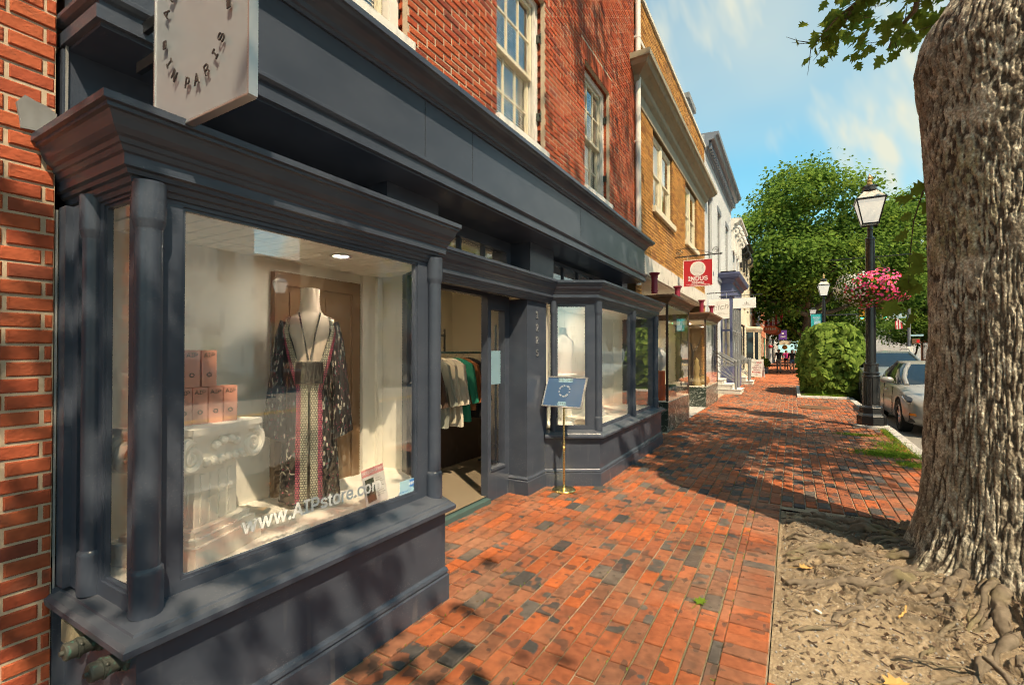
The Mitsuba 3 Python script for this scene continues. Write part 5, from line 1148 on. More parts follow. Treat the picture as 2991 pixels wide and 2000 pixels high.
# banner on the second lamp, shop flags and signs far along the row
k = thing('street_banner', 'turquoise street banner on the second lamp post', 'banner')
put('cloth', MB().box((.74, 26.0, 2.62), (1.17, 26.015, 3.26)), M('teal'), k); put('print', MB().box((.86, 25.992, 2.66), (1.12, 25.999, 2.95)).box((.80, 25.992, 3.08), (1.10, 25.999, 3.13)).box((.84, 25.992, 3.0), (1.06, 25.999, 3.04)), M('skyblue'), k); put('arm', MB().tube([(.72, 26.008, 3.28), (1.24, 26.008, 3.28)], .015).tube([(.72, 26.008, 2.60), (1.24, 26.008, 2.60)], .015), M('iron'), k)
for q, (px, py, pz, sc) in enumerate(((-1.35, 39, 3.15, .40), (-1.25, 43.5, 3.2, .42))):
    k = thing('orange_shop_sign', ['nearer orange lozenge sign hanging over the pavement', 'farther orange lozenge sign beside it'][q], 'sign', 'orange lozenge signs')
    m = trimesh.creation.extrude_polygon(Polygon([(sc * 1.15 * math.copysign(abs(math.cos(a)) ** .7, math.cos(a)), sc * .72 * math.copysign(abs(math.sin(a)) ** .8, math.sin(a))) for a in np.linspace(0, 2 * PI, 32)[:-1]]), .06)
    put('board', MB().mesh(place(m, (px, py, pz), (1, 0, 0), (0, 0, 1))), M('orange'), k)
    for s in range(5): put('mark', MB().box((px - .32 + s * .14, py - .075, pz - .05 + .02 * (s % 2)), (px - .24 + s * .14, py - .061, pz + .12)), M('creamcloth'), k)
    put('bracket', MB().tube([(WX, py - .03, pz + .62), (px + .5, py - .03, pz + .5)], .025).tube([(px - .2, py - .03, pz + .3), (px - .2, py - .03, pz + .55)], .012).tube([(px + .2, py - .03, pz + .3), (px + .2, py - .03, pz + .52)], .012), M('signred'), k)
for q, (y, dz) in enumerate(((45, 0), (48, .5))):
    k = thing('striped_flag', ['nearer red and white striped flag on a slanting pole', 'farther red and white striped flag on a slanting pole'][q], 'flag', 'striped flags over the pavement')
    put('pole', MB().tube([(WX, y, 4.0 + dz), (-.6, y, 5.3 + dz)], .02), M('signwhite'), k)
    for s in range(7):
        u = np.linspace(0, 1, 6); a = np.array((-2.0, y, 4.3 + dz)); e = np.array((1.3, 0, .92)) / 7
        top = [a + e * s + (0, .05 * math.sin(t * 5 + s), -1.1 * t) for t in u]; bt = [a + e * (s + 1) + (0, .05 * math.sin(t * 5 + s + 1), -1.1 * t) for t in u]
        put('stripe', MB().add(np.vstack([top, bt]), [[i, i + 1, i + 7, i + 6] for i in range(5)]), M('flagred' if s % 2 == 0 else 'signwhite'), k)
k = thing('purple_banner', 'small purple hanging banner far along the pavement', 'banner')
put('cloth', MB().box((-1.15, 53, 2.75), (-.45, 53.03, 3.65)), M('purple'), k); put('mark', MB().box((-1.0, 52.98, 3.0), (-.6, 52.99, 3.08)).box((-.88, 52.98, 3.25), (-.72, 52.99, 3.42)), M('signwhite'), k); put('bracket', MB().tube([(WX, 53, 3.7), (-.4, 53, 3.7)], .03), M('iron'), k)
k = thing('cream_hanging_sign', 'cream hanging sign below the purple banner', 'sign')
put('board', MB().box((-1.2, 58, 2.3), (-.2, 58.05, 2.75)), M('cream'), k); put('bracket', MB().tube([(WX, 58, 2.85), (-.1, 58, 2.85)], .03), M('iron'), k)
for q, (x, y, z, mt, lab) in enumerate(((-.75, 62, 2.1, 'yellow', 'round yellow balloon sign far down the pavement'), (-1.75, 50, 2.05, 'signred', 'small round red lantern by the far shops'))):
    k = thing(['balloon', 'paper_lantern'][q], lab, ['balloon', 'lantern'][q]); put('globe', MB().mesh(trimesh.creation.icosphere(2, .27 - q * .09)).xf(np.diag([1, 1, .9]), (x, y, z)), M(mt), k, smooth=True); put('cord', MB().tube([(x, y, z + .2), (x, y, z + .7), (WX, y, z + .75)], .012), M('iron'), k)
# traffic signals
k = thing('signal_mast', 'grey traffic signal pole with a long arm over the road', 'pole')
put('pole', MB().tube([(9.02, 55, -.13), (9.02, 55, 5.5)], .13, 12), M('greyblue'), k); put('arm', MB().tube([(9.02, 55, 5.05), (1.8, 55, 5.1)], .06, 8), M('iron'), k)
put('walk_box', MB().box((9.2, 54.8, 2.3), (9.75, 55.1, 2.75)), M('brownwood'), k); put('walk_light', MB().box((9.5, 54.79, 2.38), (9.7, 54.799, 2.66)), M('lampred'), k); put('notice', MB().box((8.85, 54.82, 1.55), (9.25, 54.85, 2.05)), M('signwhite'), k)
for q, (x, lab) in enumerate(((5.58, 'left yellow traffic light on the arm, showing green'), (7.26, 'right yellow traffic light on the arm, showing green'))):
    k = thing('traffic_light', lab, 'traffic light', 'traffic lights on the mast arm')
    put('housing', MB().box((x - .17, 54.7, 4.55), (x + .17, 54.93, 5.6)), M('yellow'), k)
    for s, (mt, z) in enumerate((('brownwood', 5.42), ('brownwood', 5.08), ('teal', 4.74))):
        put('lens', MB().mesh(place(trimesh.creation.cylinder(.12, .03, sections=16), (x, 54.69, z), (1, 0, 0), (0, 0, 1))), M(mt), k)
        put('visor', MB().tube([(x + .15 * math.cos(t), 54.6, z + .15 * math.sin(t)) for t in np.linspace(0, PI, 9)], .02, 5), M('yellow'), k)
    scene[k + '__lens_glow'] = mikit.ply(place(trimesh.creation.cylinder(.11, .01, sections=16), (x, 54.66, 4.74), (1, 0, 0), (0, 0, 1)), M('teal'), emitter={'type': 'area', 'radiance': rgb((.1, 2.6, 1.5))})
k = thing('street_name_sign', 'pale blue street name sign on the signal arm', 'sign')
put('plate', MB().box((7.66, 54.9, 4.62), (8.80, 54.93, 5.0)), M('skyblue'), k); put('lettering', MB().mesh(place(text('FAYETTE ST', .16, .01, True), (8.23, 54.895, 4.73), (1, 0, 0), (0, 0, 1))), M('signwhite'), k)
put('cross_street_sign', MB().box((9.1, 54.9, 2.95), (10.0, 54.93, 3.12)), M('skyblue'), label='narrow pale blue street sign lower on the signal pole', cat='sign')
k = thing('small_flag', 'small striped flag on a slanting pole at the signal pole', 'flag')
put('pole', MB().tube([(9.0, 54.8, 3.7), (7.8, 54.6, 4.9)], .025), M('signwhite'), k)
for s in range(5): put('stripe', MB().quad((7.95 + .1 * s, 54.6, 4.7 - .1 * s), (8.05 + .1 * s, 54.6, 4.6 - .1 * s), (8.1 + .11 * s, 54.65, 3.6 + .02 * s), (8.0 + .1 * s, 54.6, 3.6)), M('flagred' if s % 2 == 0 else 'signwhite'), k)


# ------------------------------------------------------------------ cars
def car(label, x, y, rot, paint, suv=False, name='parked_car'):
    k = thing(name, label, 'car', 'cars parked along the street'); H = 1.22 if suv else 1.0
    St = [(-2.42, .66, .44, .80), (-2.30, .82, .30, .98), (-1.9, .90, .23, 1.03), (-1.2, .92, .2, .985), (-.2, .92, .19, .955), (.7, .92, .19, .945), (1.05, .918, .19, .94), (1.5, .91, .20, .89), (1.9, .885, .20, .81), (2.18, .83, .21, .73), (2.34, .72, .24, .665), (2.42, .55, .30, .60)]
    V, m = [], 0
    for sx, hw, zb, zt in St:
        zt = zt * H; q = [(0, zb), (hw * .8, zb), (hw * .95, zb + .05), (hw, zb + .3 * (zt - zb)), (hw * 1.0, zb + .62 * (zt - zb)), (hw * .975, zt - .075), (hw * .93, zt - .03), (hw * .82, zt + .004), (hw * .45, zt + .028), (0, zt + .034)]
        ring = q + [(-a, c) for a, c in q[-2:0:-1]]; m = len(ring); V += [(sx, a, c) for a, c in ring]
    b = MB().add(V, [[i * m + j, i * m + (j + 1) % m, (i + 1) * m + (j + 1) % m, (i + 1) * m + j] for i in range(len(St) - 1) for j in range(m)])
    n = len(V); c0, c1 = np.mean(V[:m], 0), np.mean(V[-m:], 0)
    b.add([*V[:m], c0], [[(j + 1) % m, j, m] for j in range(m)]).add([*V[-m:], c1], [[j, (j + 1) % m, m] for j in range(m)])
    t = b.tm(); t.merge_vertices(); t.fix_normals()
    mm = m3.Manifold(m3.Mesh(np.asarray(t.vertices, np.float32), np.asarray(t.faces, np.uint32)))
    for wx in (-1.42, 1.42):
        for s in (-1, 1): mm = mm - m3.Manifold.cylinder(.5, .375, .375, 28).rotate([90, 0, 0]).translate([wx, s * .95 + .25, .345])
    if mm.is_empty(): mb = MB().mesh(t)
    else: mb = MB().mesh(mm)
    Rk, at = rz(rot), (x, y, -.13)
    P = lambda nm, q, mt, sm=30, par=k: put(nm, q.xf(Rk, at), mt, par, smooth=sm)
    P('body', mb, M(paint), 35)
    zt = 1.41 if not suv else 1.66; zb = .95 * H
    Bt = [(-2.05 if suv else -1.85, .66, zb + .02), (-1.6, .80, zb), (-.4, .82, zb - .01), (.6, .81, zb - .01), (1.12, .70, zb - .01)]; Tp = [(-1.85 if suv else -1.05, .50, zt - .06), (-1.3 if suv else -.85, .58, zt), (-.5, .60, zt + .01), (0, .58, zt - .005), (.22, .52, zt - .04)]
    def row(f): return [tuple(np.array(p) * (1 - f) + np.array(q) * f + np.array((0, .06 * math.sin(f * PI) * (1 if p[1] > 0 else 0), 0))) for p, q in zip(Bt, Tp)]
    rows = [row(f) for f in (0, .35, .7, 1)]; nB = len(Bt); full = [r + [(a, -c, z) for a, c, z in r[::-1]] for r in rows]; w = 2 * nB
    P('windows', MB().add([p for r in full for p in r], [[i * w + j, i * w + (j + 1) % w, (i + 1) * w + (j + 1) % w, (i + 1) * w + j] for i in range(3) for j in range(w)]), M('carglass'), 40)
    top = full[3]; c = np.mean(top, 0); P('roof', MB().add([(a * 1.0 + .0, c_ * 1.03, z + .004) for a, c_, z in top] + [(c[0], 0, zt + .035)] + [(a, c_ * 1.05, z - .03) for a, c_, z in top], [[j, (j + 1) % w, w] for j in range(w)] + [[j, (j + 1) % w, w + 1 + (j + 1) % w] for j in range(w)] + [[j, w + 1 + (j + 1) % w, w + 1 + j] for j in range(w)]), M(paint), 40)
    for s in (-1, 1):
        for j, rr in ((0, .05), (2, .03), (4, .042)): P('pillar', MB().tube([np.array((r[j][0], s * r[j][1] * 1.01, r[j][2])) for r in rows], rr, 8), M(paint if j != 2 else 'black'))
        P('mirror', MB().mesh(trimesh.creation.icosphere(2, .1)).xf(np.diag([.75, 1.25, .75]), (.78, s * 1.0, zb + .08)).box((.76, s * .84 - .04, zb + .0), (.82, s * .9 + .04, zb + .05)), M(paint), True)
        hull = lambda pts: trimesh.convex.convex_hull(np.array(pts, float))
        hz_ = H - .02
        P('headlight', MB().mesh(hull([(1.78, s * .905, .80 * hz_), (2.1, s * .868, .70 * hz_), (2.1, s * .84, .64 * hz_), (2.36, s * .62, .60 * hz_), (2.37, s * .58, .655 * hz_), (2.15, s * .75, .73 * hz_), (1.9, s * .86, .80 * hz_), (2.0, s * .6, .66 * hz_)])), M('lens'), False)
        P('headlight_trim', MB().tube([(1.85, s * .905, .765 * hz_), (2.11, s * .865, .665 * hz_), (2.375, s * .60, .60 * hz_)], .012, 6), M('steel'))
        P('fog_recess', MB().mesh(hull([(2.16, s * .845, .46), (2.14, s * .855, .28), (2.33, s * .66, .28), (2.30, s * .74, .46), (2.1, s * .7, .36)])), M('black'), False)
        P('fog_lamp', MB().mesh(hull([(2.19, s * .84, .455), (2.18, s * .845, .41), (2.30, s * .755, .41), (2.29, s * .765, .455), (2.2, s * .7, .43)])), M('amber'), False)
        P('tail_light', MB().mesh(hull([(-2.36, s * .78, .86 * H), (-2.2, s * .875, .93 * H), (-2.2, s * .87, .78 * H), (-2.42, s * .55, .86 * H), (-2.42, s * .55, .78 * H)])), M('lampred'), False)
        P('door_seam', MB().tube([(.85, s * .923, .28), (.85, s * .925, .6 * H), (.82, s * .90, .9 * H)], .006, 4).tube([(-.25, s * .923, .28), (-.25, s * .925, .6 * H), (-.28, s * .90, .92 * H)], .006, 4), M('black'))
        P('door_handle', MB().box((.0, s * .915, .78 * H), (.18, s * .915 + .03 * s, .81 * H)), M('steel'))
        for wx in (-1.42, 1.42):
            mk = lambda prof, nn=28: MB().lathe(prof, n=nn)
            q = mk([(.20, -.10), (.31, -.105), (.335, -.09), (.335, .09), (.31, .105), (.22, .10), (.20, .05)]); q.v = [v[:, [0, 2, 1]] * np.array([1, s, 1]) + (wx, s * .80, .335) for v in q.v]
            wk = P('tyre', q, M('tyre'))
            q = mk([(.001, .06), (.06, .065), (.07, .04), (.215, .03), (.225, .095), (.20, .10)])
            for a in range(5): q.box((-.03, .05, .045), (.03, .215, .088), rot=rz(a * 2 * PI / 5))
            q.v = [v[:, [0, 2, 1]] * np.array([1, s, 1]) + (wx, s * .80, .335) for v in q.v]; P('rim', q, M('steel'), 30, wk)
    P('grille', MB().mesh(hull([(2.43, .36, .62 * H), (2.43, -.36, .62 * H), (2.445, .22, .34), (2.445, -.22, .34), (2.3, .3, .5), (2.3, -.3, .5)])), M('black'), False)
    P('lower_grille', MB().box((2.33, -.5, .22), (2.40, .5, .29)), M('black'), False)
    if suv:
        for s in (-1, 1): P('roof_rail', MB().tube([(-1.6, s * .55, zt + .06), (-1.5, s * .55, zt + .09), (-.1, s * .55, zt + .08), (.05, s * .55, zt + .03)], .018, 6), M('brushed'))
    return k


car('pearl white saloon parked at the kerb behind the lamp post', 2.80, 14.15, -PI / 2, 'carwhite')
car('grey estate with roof rails parked behind the pearl white saloon', 2.80, 20.4, -PI / 2, 'carsuv', True)
car('black saloon parked across the road, mirrored in the big pane', 13.6, 8.3, PI / 2, 'carblack')
car('white estate parked across the road, mirrored in the right of the big pane', 13.6, 16.6, PI / 2, 'carwhite', True)



# ------------------------------------------------------------------ people
def person(label, x, y, S, top, low, shoes, hair, legs_bare=False, sc=1., pose=0., face=-1, sleeves=False):
    k = thing('person', label, 'person')
    J = dict(pel=(0, 0, .93), w=(0, .01, 1.08), ch=(0, 0, 1.30), nk=(0, .01, 1.47), hd=(0, -.015, 1.60))
    st = .16 * pose
    for s, nm in ((-1, 'l'), (1, 'r')):
        J |= {'hip' + nm: (s * .09, 0, .92), 'kn' + nm: (s * .10, -st * s * .7 - .02, .50), 'an' + nm: (s * .10, -st * s + .03, .09), 'to' + nm: (s * .115, -st * s - .12, .035), 'sh' + nm: (s * .185, 0, 1.42), 'el' + nm: (s * .25, .03 + st * s * .4, 1.14), 'wr' + nm: (s * .26, -.06 + st * s * .8, .92), 'ha' + nm: (s * .26, -.09 + st * s * .8, .82)}
    Rd = dict(pel=.125, w=.115, ch=.125, nk=.052, hd=.095, hip=.09, kn=.06, an=.042, to=.035, sh=.06, el=.042, wr=.03, ha=.035)
    def bones(lst, g=1.0, n=12):
        out = m3.Manifold()
        for a, c in lst:
            ra, rc = Rd[a if a in Rd else a[:-1]], Rd[c if c in Rd else c[:-1]]
            out += (m3.Manifold.sphere(ra * g, n).translate(J[a]) + m3.Manifold.sphere(rc * g, n).translate(J[c])).hull()
        return out
    arms = [p for n_ in 'lr' for p in (('ch', 'sh' + n_), ('sh' + n_, 'el' + n_), ('el' + n_, 'wr' + n_), ('wr' + n_, 'ha' + n_))]
    legs = [p for n_ in 'lr' for p in (('pel', 'hip' + n_), ('hip' + n_, 'kn' + n_), ('kn' + n_, 'an' + n_), ('an' + n_, 'to' + n_))]
    body = bones([('pel', 'w'), ('w', 'ch'), ('ch', 'nk'), ('nk', 'hd')] + arms + legs) + m3.Manifold.sphere(.075, 12).translate((0, -.035, 1.55))
    Mx = np.diag([1, face * -1, 1.]) * sc
    def fin(m, sm=4):
        t = trimesh.Trimesh(*[np.asarray(q) for q in (m.to_mesh().vert_properties[:, :3], m.to_mesh().tri_verts)]); t = t.subdivide_to_size(.07); trimesh.smoothing.filter_taubin(t, iterations=sm); t.vertices = t.vertices @ Mx.T + (x, y, 0); return MB().mesh(t)
    put('body', fin(body), M(S), k, smooth=True)
    put('top', fin(bones([('pel', 'w'), ('w', 'ch')] + [('ch', 'sh' + n_) for n_ in 'lr'] + ([('sh' + n_, 'el' + n_) for n_ in 'lr'] if sleeves else []), 1.14)), M(top), k, smooth=True)
    put('shorts' if legs_bare else 'trousers', fin(bones([('pel', 'hip' + n_) for n_ in 'lr'] + ([('hip' + n_, 'kn' + n_) for n_ in 'lr'] + [('kn' + n_, 'an' + n_) for n_ in 'lr'] if not legs_bare else [])) + (bones([('pel', 'hip' + n_) for n_ in 'lr'], 1.22)) + (m3.Manifold() if not legs_bare else sum([(m3.Manifold.sphere(.105, 12).translate(J['hip' + n_]) + m3.Manifold.sphere(.095, 12).translate(tuple(np.array(J['hip' + n_]) * .62 + np.array(J['kn' + n_]) * .38))).hull() for n_ in 'lr'], m3.Manifold())), 3), M(low), k, smooth=True)
    put('hair', fin((m3.Manifold.sphere(.107, 14).translate((0, .01, 1.615)) + m3.Manifold.sphere(.08, 12).translate((0, .05, 1.50 if hair else 1.58))).hull() - m3.Manifold.cube((.3, .2, .22), True).translate((0, -.14, 1.53))), M('hair'), k, smooth=True)
    b = MB()
    for s in (-1, 1): b.mesh(trimesh.creation.icosphere(1, .011)); b.v[-1] = b.v[-1] + (s * .034, -.108, 1.60)
    put('eyes', b.xf(Mx, (x, y, 0)), M('ink'), k)
    for s, n_ in ((-1, 'l'), (1, 'r')): put('shoe', fin((m3.Manifold.sphere(.052, 10).translate(J['an' + n_]) + m3.Manifold.sphere(.045, 10).translate(J['to' + n_])).hull(), 1), M(shoes), k, smooth=True)
    return k


person('person walking in a black sleeveless top and grey patterned trousers', -.88, 40.6, 'skin', 'blackcloth', 'camo', 'blackcloth', False, pose=1., sc=1.03)
person('person walking in a black top and blue denim shorts, long dark hair', -.02, 40.4, 'skin', 'blackcloth', 'denim', 'blackcloth', True, True, pose=-1., sc=1.0, sleeves=True)
person('person in a hot pink top walking behind the two in black', -.50, 50, 'skin', 'hotpink', 'blackcloth', 'blackcloth', True, pose=.8, sc=1.0, sleeves=True)
person('person in a white shirt far behind on the pavement', .25, 56, 'skin', 'signwhite', 'blackcloth', 'blackcloth', False, pose=-.8, sc=1.0, sleeves=True)
for q, (x, y, s, lab) in enumerate(((-1.9, 37.5, .5, 'dark leafy potted shrub left of the walkers'), (-1.75, 39.3, .42, 'smaller dark potted shrub beyond the sandwich board'))):
    k = thing('potted_shrub', lab, 'potted plant', 'potted shrubs by the far shops'); put('pot', MB().lathe([(.001, 0), (.2, 0), (.26, .4), (.28, .42), (.24, .42), (.2, .38)], (x, y, 0), 18), M('tintgrey'), k)
    d = sphere_dirs(900, rng); put('foliage', MB().add(*leaf_cards(np.array((x, y, .42 + s * .8)) + d * s * rng.uniform(.3, 1, (900, 1)), d, .10, rng, rng.uniform(0, .5, 900))), M('leaf'), k, uv=True)

# ------------------------------------------------------------------ trees and plants
def limb(mb, p0, p1, r0, r1, rng, n=7, wob=.12):
    t = np.linspace(0, 1, n); p = np.array(p0)[None] * (1 - t[:, None]) + np.array(p1)[None] * t[:, None]
    L = np.linalg.norm(np.array(p1) - p0); p[1:-1] += rng.normal(size=(n - 2, 3)) * wob * L / n; mb.tube(p, r0 + (r1 - r0) * t, 7); return p


def tree(name, label, base, h_trunk, r_trunk, lobes, nclump, nleaf, lsize, seed, group=None, tone0=.5):
    """lobes: (centre, radii) ellipsoids that the crown's clumps are spread over"""
    k = thing(name, label, 'tree', group); rng = np.random.default_rng(seed); b = MB(); base = np.array(base, float)
    top = base + (rng.normal() * .2, rng.normal() * .2, h_trunk)
    z = np.linspace(0, 1, 9); p = base[None] * (1 - z[:, None]) + top[None] * z[:, None]; p[1:-1, :2] += rng.normal(size=(7, 2)) * r_trunk * .25
    b.tube(p, r_trunk * (1 - .35 * z + .7 * np.exp(-z * 14)), 14); C, N, Tn = [], [], []
    vol = np.array([np.prod(r) ** (2 / 3) for _, r in lobes]); vol = vol / vol.sum()
    for (c, r), f in zip(lobes, vol):
        m = max(4, int(nclump * f)); d = sphere_dirs(m, rng); rad = rng.uniform(.45, 1, (m, 1)) ** .45; C.append(np.array(c) + d * rad * np.array(r)); N.append(d); Tn.append(rng.uniform(-.32, .32, m) + .22 * d[:, 2])  # lighter leaf tone on upward clumps: sunlit tops painted into the colour
        q = limb(b, top, np.array(c) - (0, 0, r[2] * .3), r_trunk * .5, r_trunk * .15, rng)
        for e in range(6): limb(b, q[3 + e % 4], np.array(c) + sphere_dirs(1, rng)[0] * np.array(r) * .85, r_trunk * .16, .012, rng)
    put('trunk', b, M('root'), k, smooth=True)
    C, N, Tn = np.vstack(C), np.vstack(N), np.concatenate(Tn); n = len(C)
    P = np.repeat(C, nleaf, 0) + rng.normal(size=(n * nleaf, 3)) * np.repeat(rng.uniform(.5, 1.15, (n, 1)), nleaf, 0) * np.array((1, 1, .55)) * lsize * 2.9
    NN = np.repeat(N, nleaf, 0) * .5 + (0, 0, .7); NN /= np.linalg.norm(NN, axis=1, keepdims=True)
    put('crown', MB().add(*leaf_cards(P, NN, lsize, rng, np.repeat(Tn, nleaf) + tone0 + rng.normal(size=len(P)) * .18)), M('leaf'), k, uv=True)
    return k


G = 'street trees along the pavements'
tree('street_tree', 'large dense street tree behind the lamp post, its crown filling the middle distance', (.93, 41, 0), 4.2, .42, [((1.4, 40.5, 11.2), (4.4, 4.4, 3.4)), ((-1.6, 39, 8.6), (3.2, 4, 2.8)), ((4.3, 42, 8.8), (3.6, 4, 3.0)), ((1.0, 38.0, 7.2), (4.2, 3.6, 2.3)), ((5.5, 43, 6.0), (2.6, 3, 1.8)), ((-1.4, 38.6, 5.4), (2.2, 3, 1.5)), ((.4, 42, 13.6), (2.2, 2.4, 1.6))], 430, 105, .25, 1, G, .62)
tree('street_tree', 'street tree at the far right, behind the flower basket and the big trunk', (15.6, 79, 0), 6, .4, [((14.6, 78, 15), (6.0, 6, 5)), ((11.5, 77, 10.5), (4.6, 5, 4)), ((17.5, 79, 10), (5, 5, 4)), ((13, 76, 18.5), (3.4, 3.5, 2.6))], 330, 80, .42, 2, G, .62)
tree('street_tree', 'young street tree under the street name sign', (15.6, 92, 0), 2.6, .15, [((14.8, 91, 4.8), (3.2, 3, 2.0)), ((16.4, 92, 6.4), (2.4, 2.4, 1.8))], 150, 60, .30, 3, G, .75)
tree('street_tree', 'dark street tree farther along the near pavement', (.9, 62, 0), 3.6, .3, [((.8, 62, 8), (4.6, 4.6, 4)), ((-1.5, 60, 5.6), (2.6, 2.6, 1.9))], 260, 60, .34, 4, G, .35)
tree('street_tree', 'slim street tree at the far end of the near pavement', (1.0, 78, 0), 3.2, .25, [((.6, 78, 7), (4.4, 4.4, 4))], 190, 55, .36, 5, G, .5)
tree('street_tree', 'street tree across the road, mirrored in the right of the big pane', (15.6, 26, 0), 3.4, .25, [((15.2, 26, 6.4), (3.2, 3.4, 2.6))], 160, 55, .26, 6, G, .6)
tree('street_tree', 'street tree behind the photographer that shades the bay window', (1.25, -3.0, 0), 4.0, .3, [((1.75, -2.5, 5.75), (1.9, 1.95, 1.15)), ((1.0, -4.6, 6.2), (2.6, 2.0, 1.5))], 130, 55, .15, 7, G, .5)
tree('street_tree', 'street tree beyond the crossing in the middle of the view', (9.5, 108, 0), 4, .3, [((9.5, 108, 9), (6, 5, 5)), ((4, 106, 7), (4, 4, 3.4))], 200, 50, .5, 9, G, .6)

# the big trunk in the foreground
k = thing('big_tree', 'massive old tree trunk with furrowed bark at the right edge', 'tree'); rng = np.random.default_rng(12)
zz = np.r_[np.linspace(-.12, .55, 70), np.linspace(.56, 4.6, 350)]; th = np.linspace(0, 2 * PI, 721)[:-1]
Z, TH = np.meshgrid(zz, th, indexing='ij')
r = np.interp(zz, [-.12, .0, .12, .3, .6, 1.06, 1.5, 2.1, 2.55, 2.98, 3.25, 3.5, 3.66, 3.85, 4.1, 4.6], [.64, .585, .56, .535, .508, .485, .472, .468, .485, .51, .515, .545, .54, .49, .46, .42])[:, None] * np.ones_like(TH)
flare = .55 * np.exp(-np.maximum(Z, 0) / .16)
for a, w, s in ((-2.6, .28, .34), (-1.9, .25, .30), (-3.4, .22, .22), (2.2, .3, .18), (.6, .3, .2), (-1.1, .25, .3)): r += s * flare * np.exp(-(np.angle(np.exp(1j * (TH - a))) / w) ** 2)
wob = .06 * (meshkit.fbm(np.stack([np.cos(TH) * 3, np.sin(TH) * 3, Z * 2.2], -1), 3, 21) - .5) + .02 * (meshkit.fbm(np.stack([np.cos(TH) * 9, np.sin(TH) * 9, Z * 8], -1), 2, 22) - .5)
ridge = meshkit.fbm(np.stack([np.cos(TH + wob) * 23, np.sin(TH + wob) * 23, Z * 3.6], -1), 2, 1); rid = np.clip(np.abs(2 * ridge - 1) * 3.0 - .06, 0, 1)
flake = meshkit.fbm(np.stack([np.cos(TH + wob) * 30, np.sin(TH + wob) * 30, Z * 20], -1), 3, 6); fine = meshkit.noise(np.stack([np.cos(TH) * 75, np.sin(TH) * 75, Z * 70], -1), 8)
hi = np.clip((Z - 1.2) / 1.6, 0, 1) * (.6 + .8 * (meshkit.fbm(np.stack([np.cos(TH) * 2, np.sin(TH) * 2, Z], -1), 2, 3) - .3))
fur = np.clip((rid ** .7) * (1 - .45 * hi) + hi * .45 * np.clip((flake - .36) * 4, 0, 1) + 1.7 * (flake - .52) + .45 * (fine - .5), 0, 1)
scar = np.zeros_like(Z)
for a, zc, wa, wz in ((-2.36, 2.05, .13, .09), (-2.42, 2.35, .09, .05), (-2.28, 2.98, .10, .07), (-2.98, 2.78, .06, .05), (-2.3, 1.15, .07, .03)): scar = np.maximum(scar, np.exp(-(((np.angle(np.exp(1j * (TH - a)))) / wa) ** 2 + ((Z - zc) / wz) ** 2)))
fur = fur * (1 - scar * .8) + scar * .7
lump = meshkit.fbm(np.stack([np.cos(TH) * 2.2, np.sin(TH) * 2.2, Z * 1.8], -1), 3, 3) - .5
r = r + .015 * (fur - .6) + .05 * lump 
cx = TR[0] + np.interp(zz, [0, 3.5, 3.75, 4.1, 4.6], [0, .02, .06, .22, .46]); cy = TR[1] + np.interp(zz, [0, 3.5, 4.6], [0, 0, .0])
V = np.stack([cx[:, None] + r * np.cos(TH), cy[:, None] + r * np.sin(TH), Z], -1).reshape(-1, 3); n = len(th)
i, j = np.meshgrid(np.arange(len(zz) - 1), np.arange(n), indexing='ij'); j2 = (j + 1) % n
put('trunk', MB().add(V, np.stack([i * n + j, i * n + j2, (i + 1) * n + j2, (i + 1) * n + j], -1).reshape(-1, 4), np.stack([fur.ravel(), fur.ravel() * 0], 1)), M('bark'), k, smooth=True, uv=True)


def root_run(a, L, r0, seed, curl=.5, start=.45, z0=.0):
    rg = np.random.default_rng(seed); p = TR + start * np.array((math.cos(a), math.sin(a))); out, s, h = [], 0, a
    while s < L and PIT[0] + .05 < p[0] < PIT[1] - .02 and PIT[2] + .05 < p[1] < PIT[3] - .05:
        f = s / L; rad = r0 * (1 - .75 * f); out.append((p[0], p[1], soil_z(p[0], p[1]) + rad * .25 + .012 * math.sin(s * 19 + seed), rad * (1 + .18 * math.sin(s * 23 + seed * 2)))); h += rg.normal() * curl * .35; h += .25 * math.sin(a - h); p = p + .035 * np.array((math.cos(h), math.sin(h))); s += .035
    return np.array(out)


rid_ = 0
for q in range(46):
    a = -PI + .55 - q / 43 * 1.95 if False else -3.75 + (q % 22) / 21 * 2.55 + (.06 if q > 21 else 0)
    o = root_run(a, rng.uniform(.5, 1.5), rng.uniform(.008, .026) * (1.6 if q % 4 == 0 else 1), 100 + q, .75, rng.uniform(.42, .62) if q < 22 else rng.uniform(.6, 1.1), .03)
    if len(o) < 6: continue
    b = MB().tube(o[:, :3], o[:, 3], 12); m = b.tm().subdivide(); v = m.vertices; m.vertices = v + .016 * (meshkit.fbm(v * 30, 3, q)[:, None] - .5) * np.array((1, 1, 1.4))
    put('root', MB().mesh(m), M('root'), k, smooth=True)
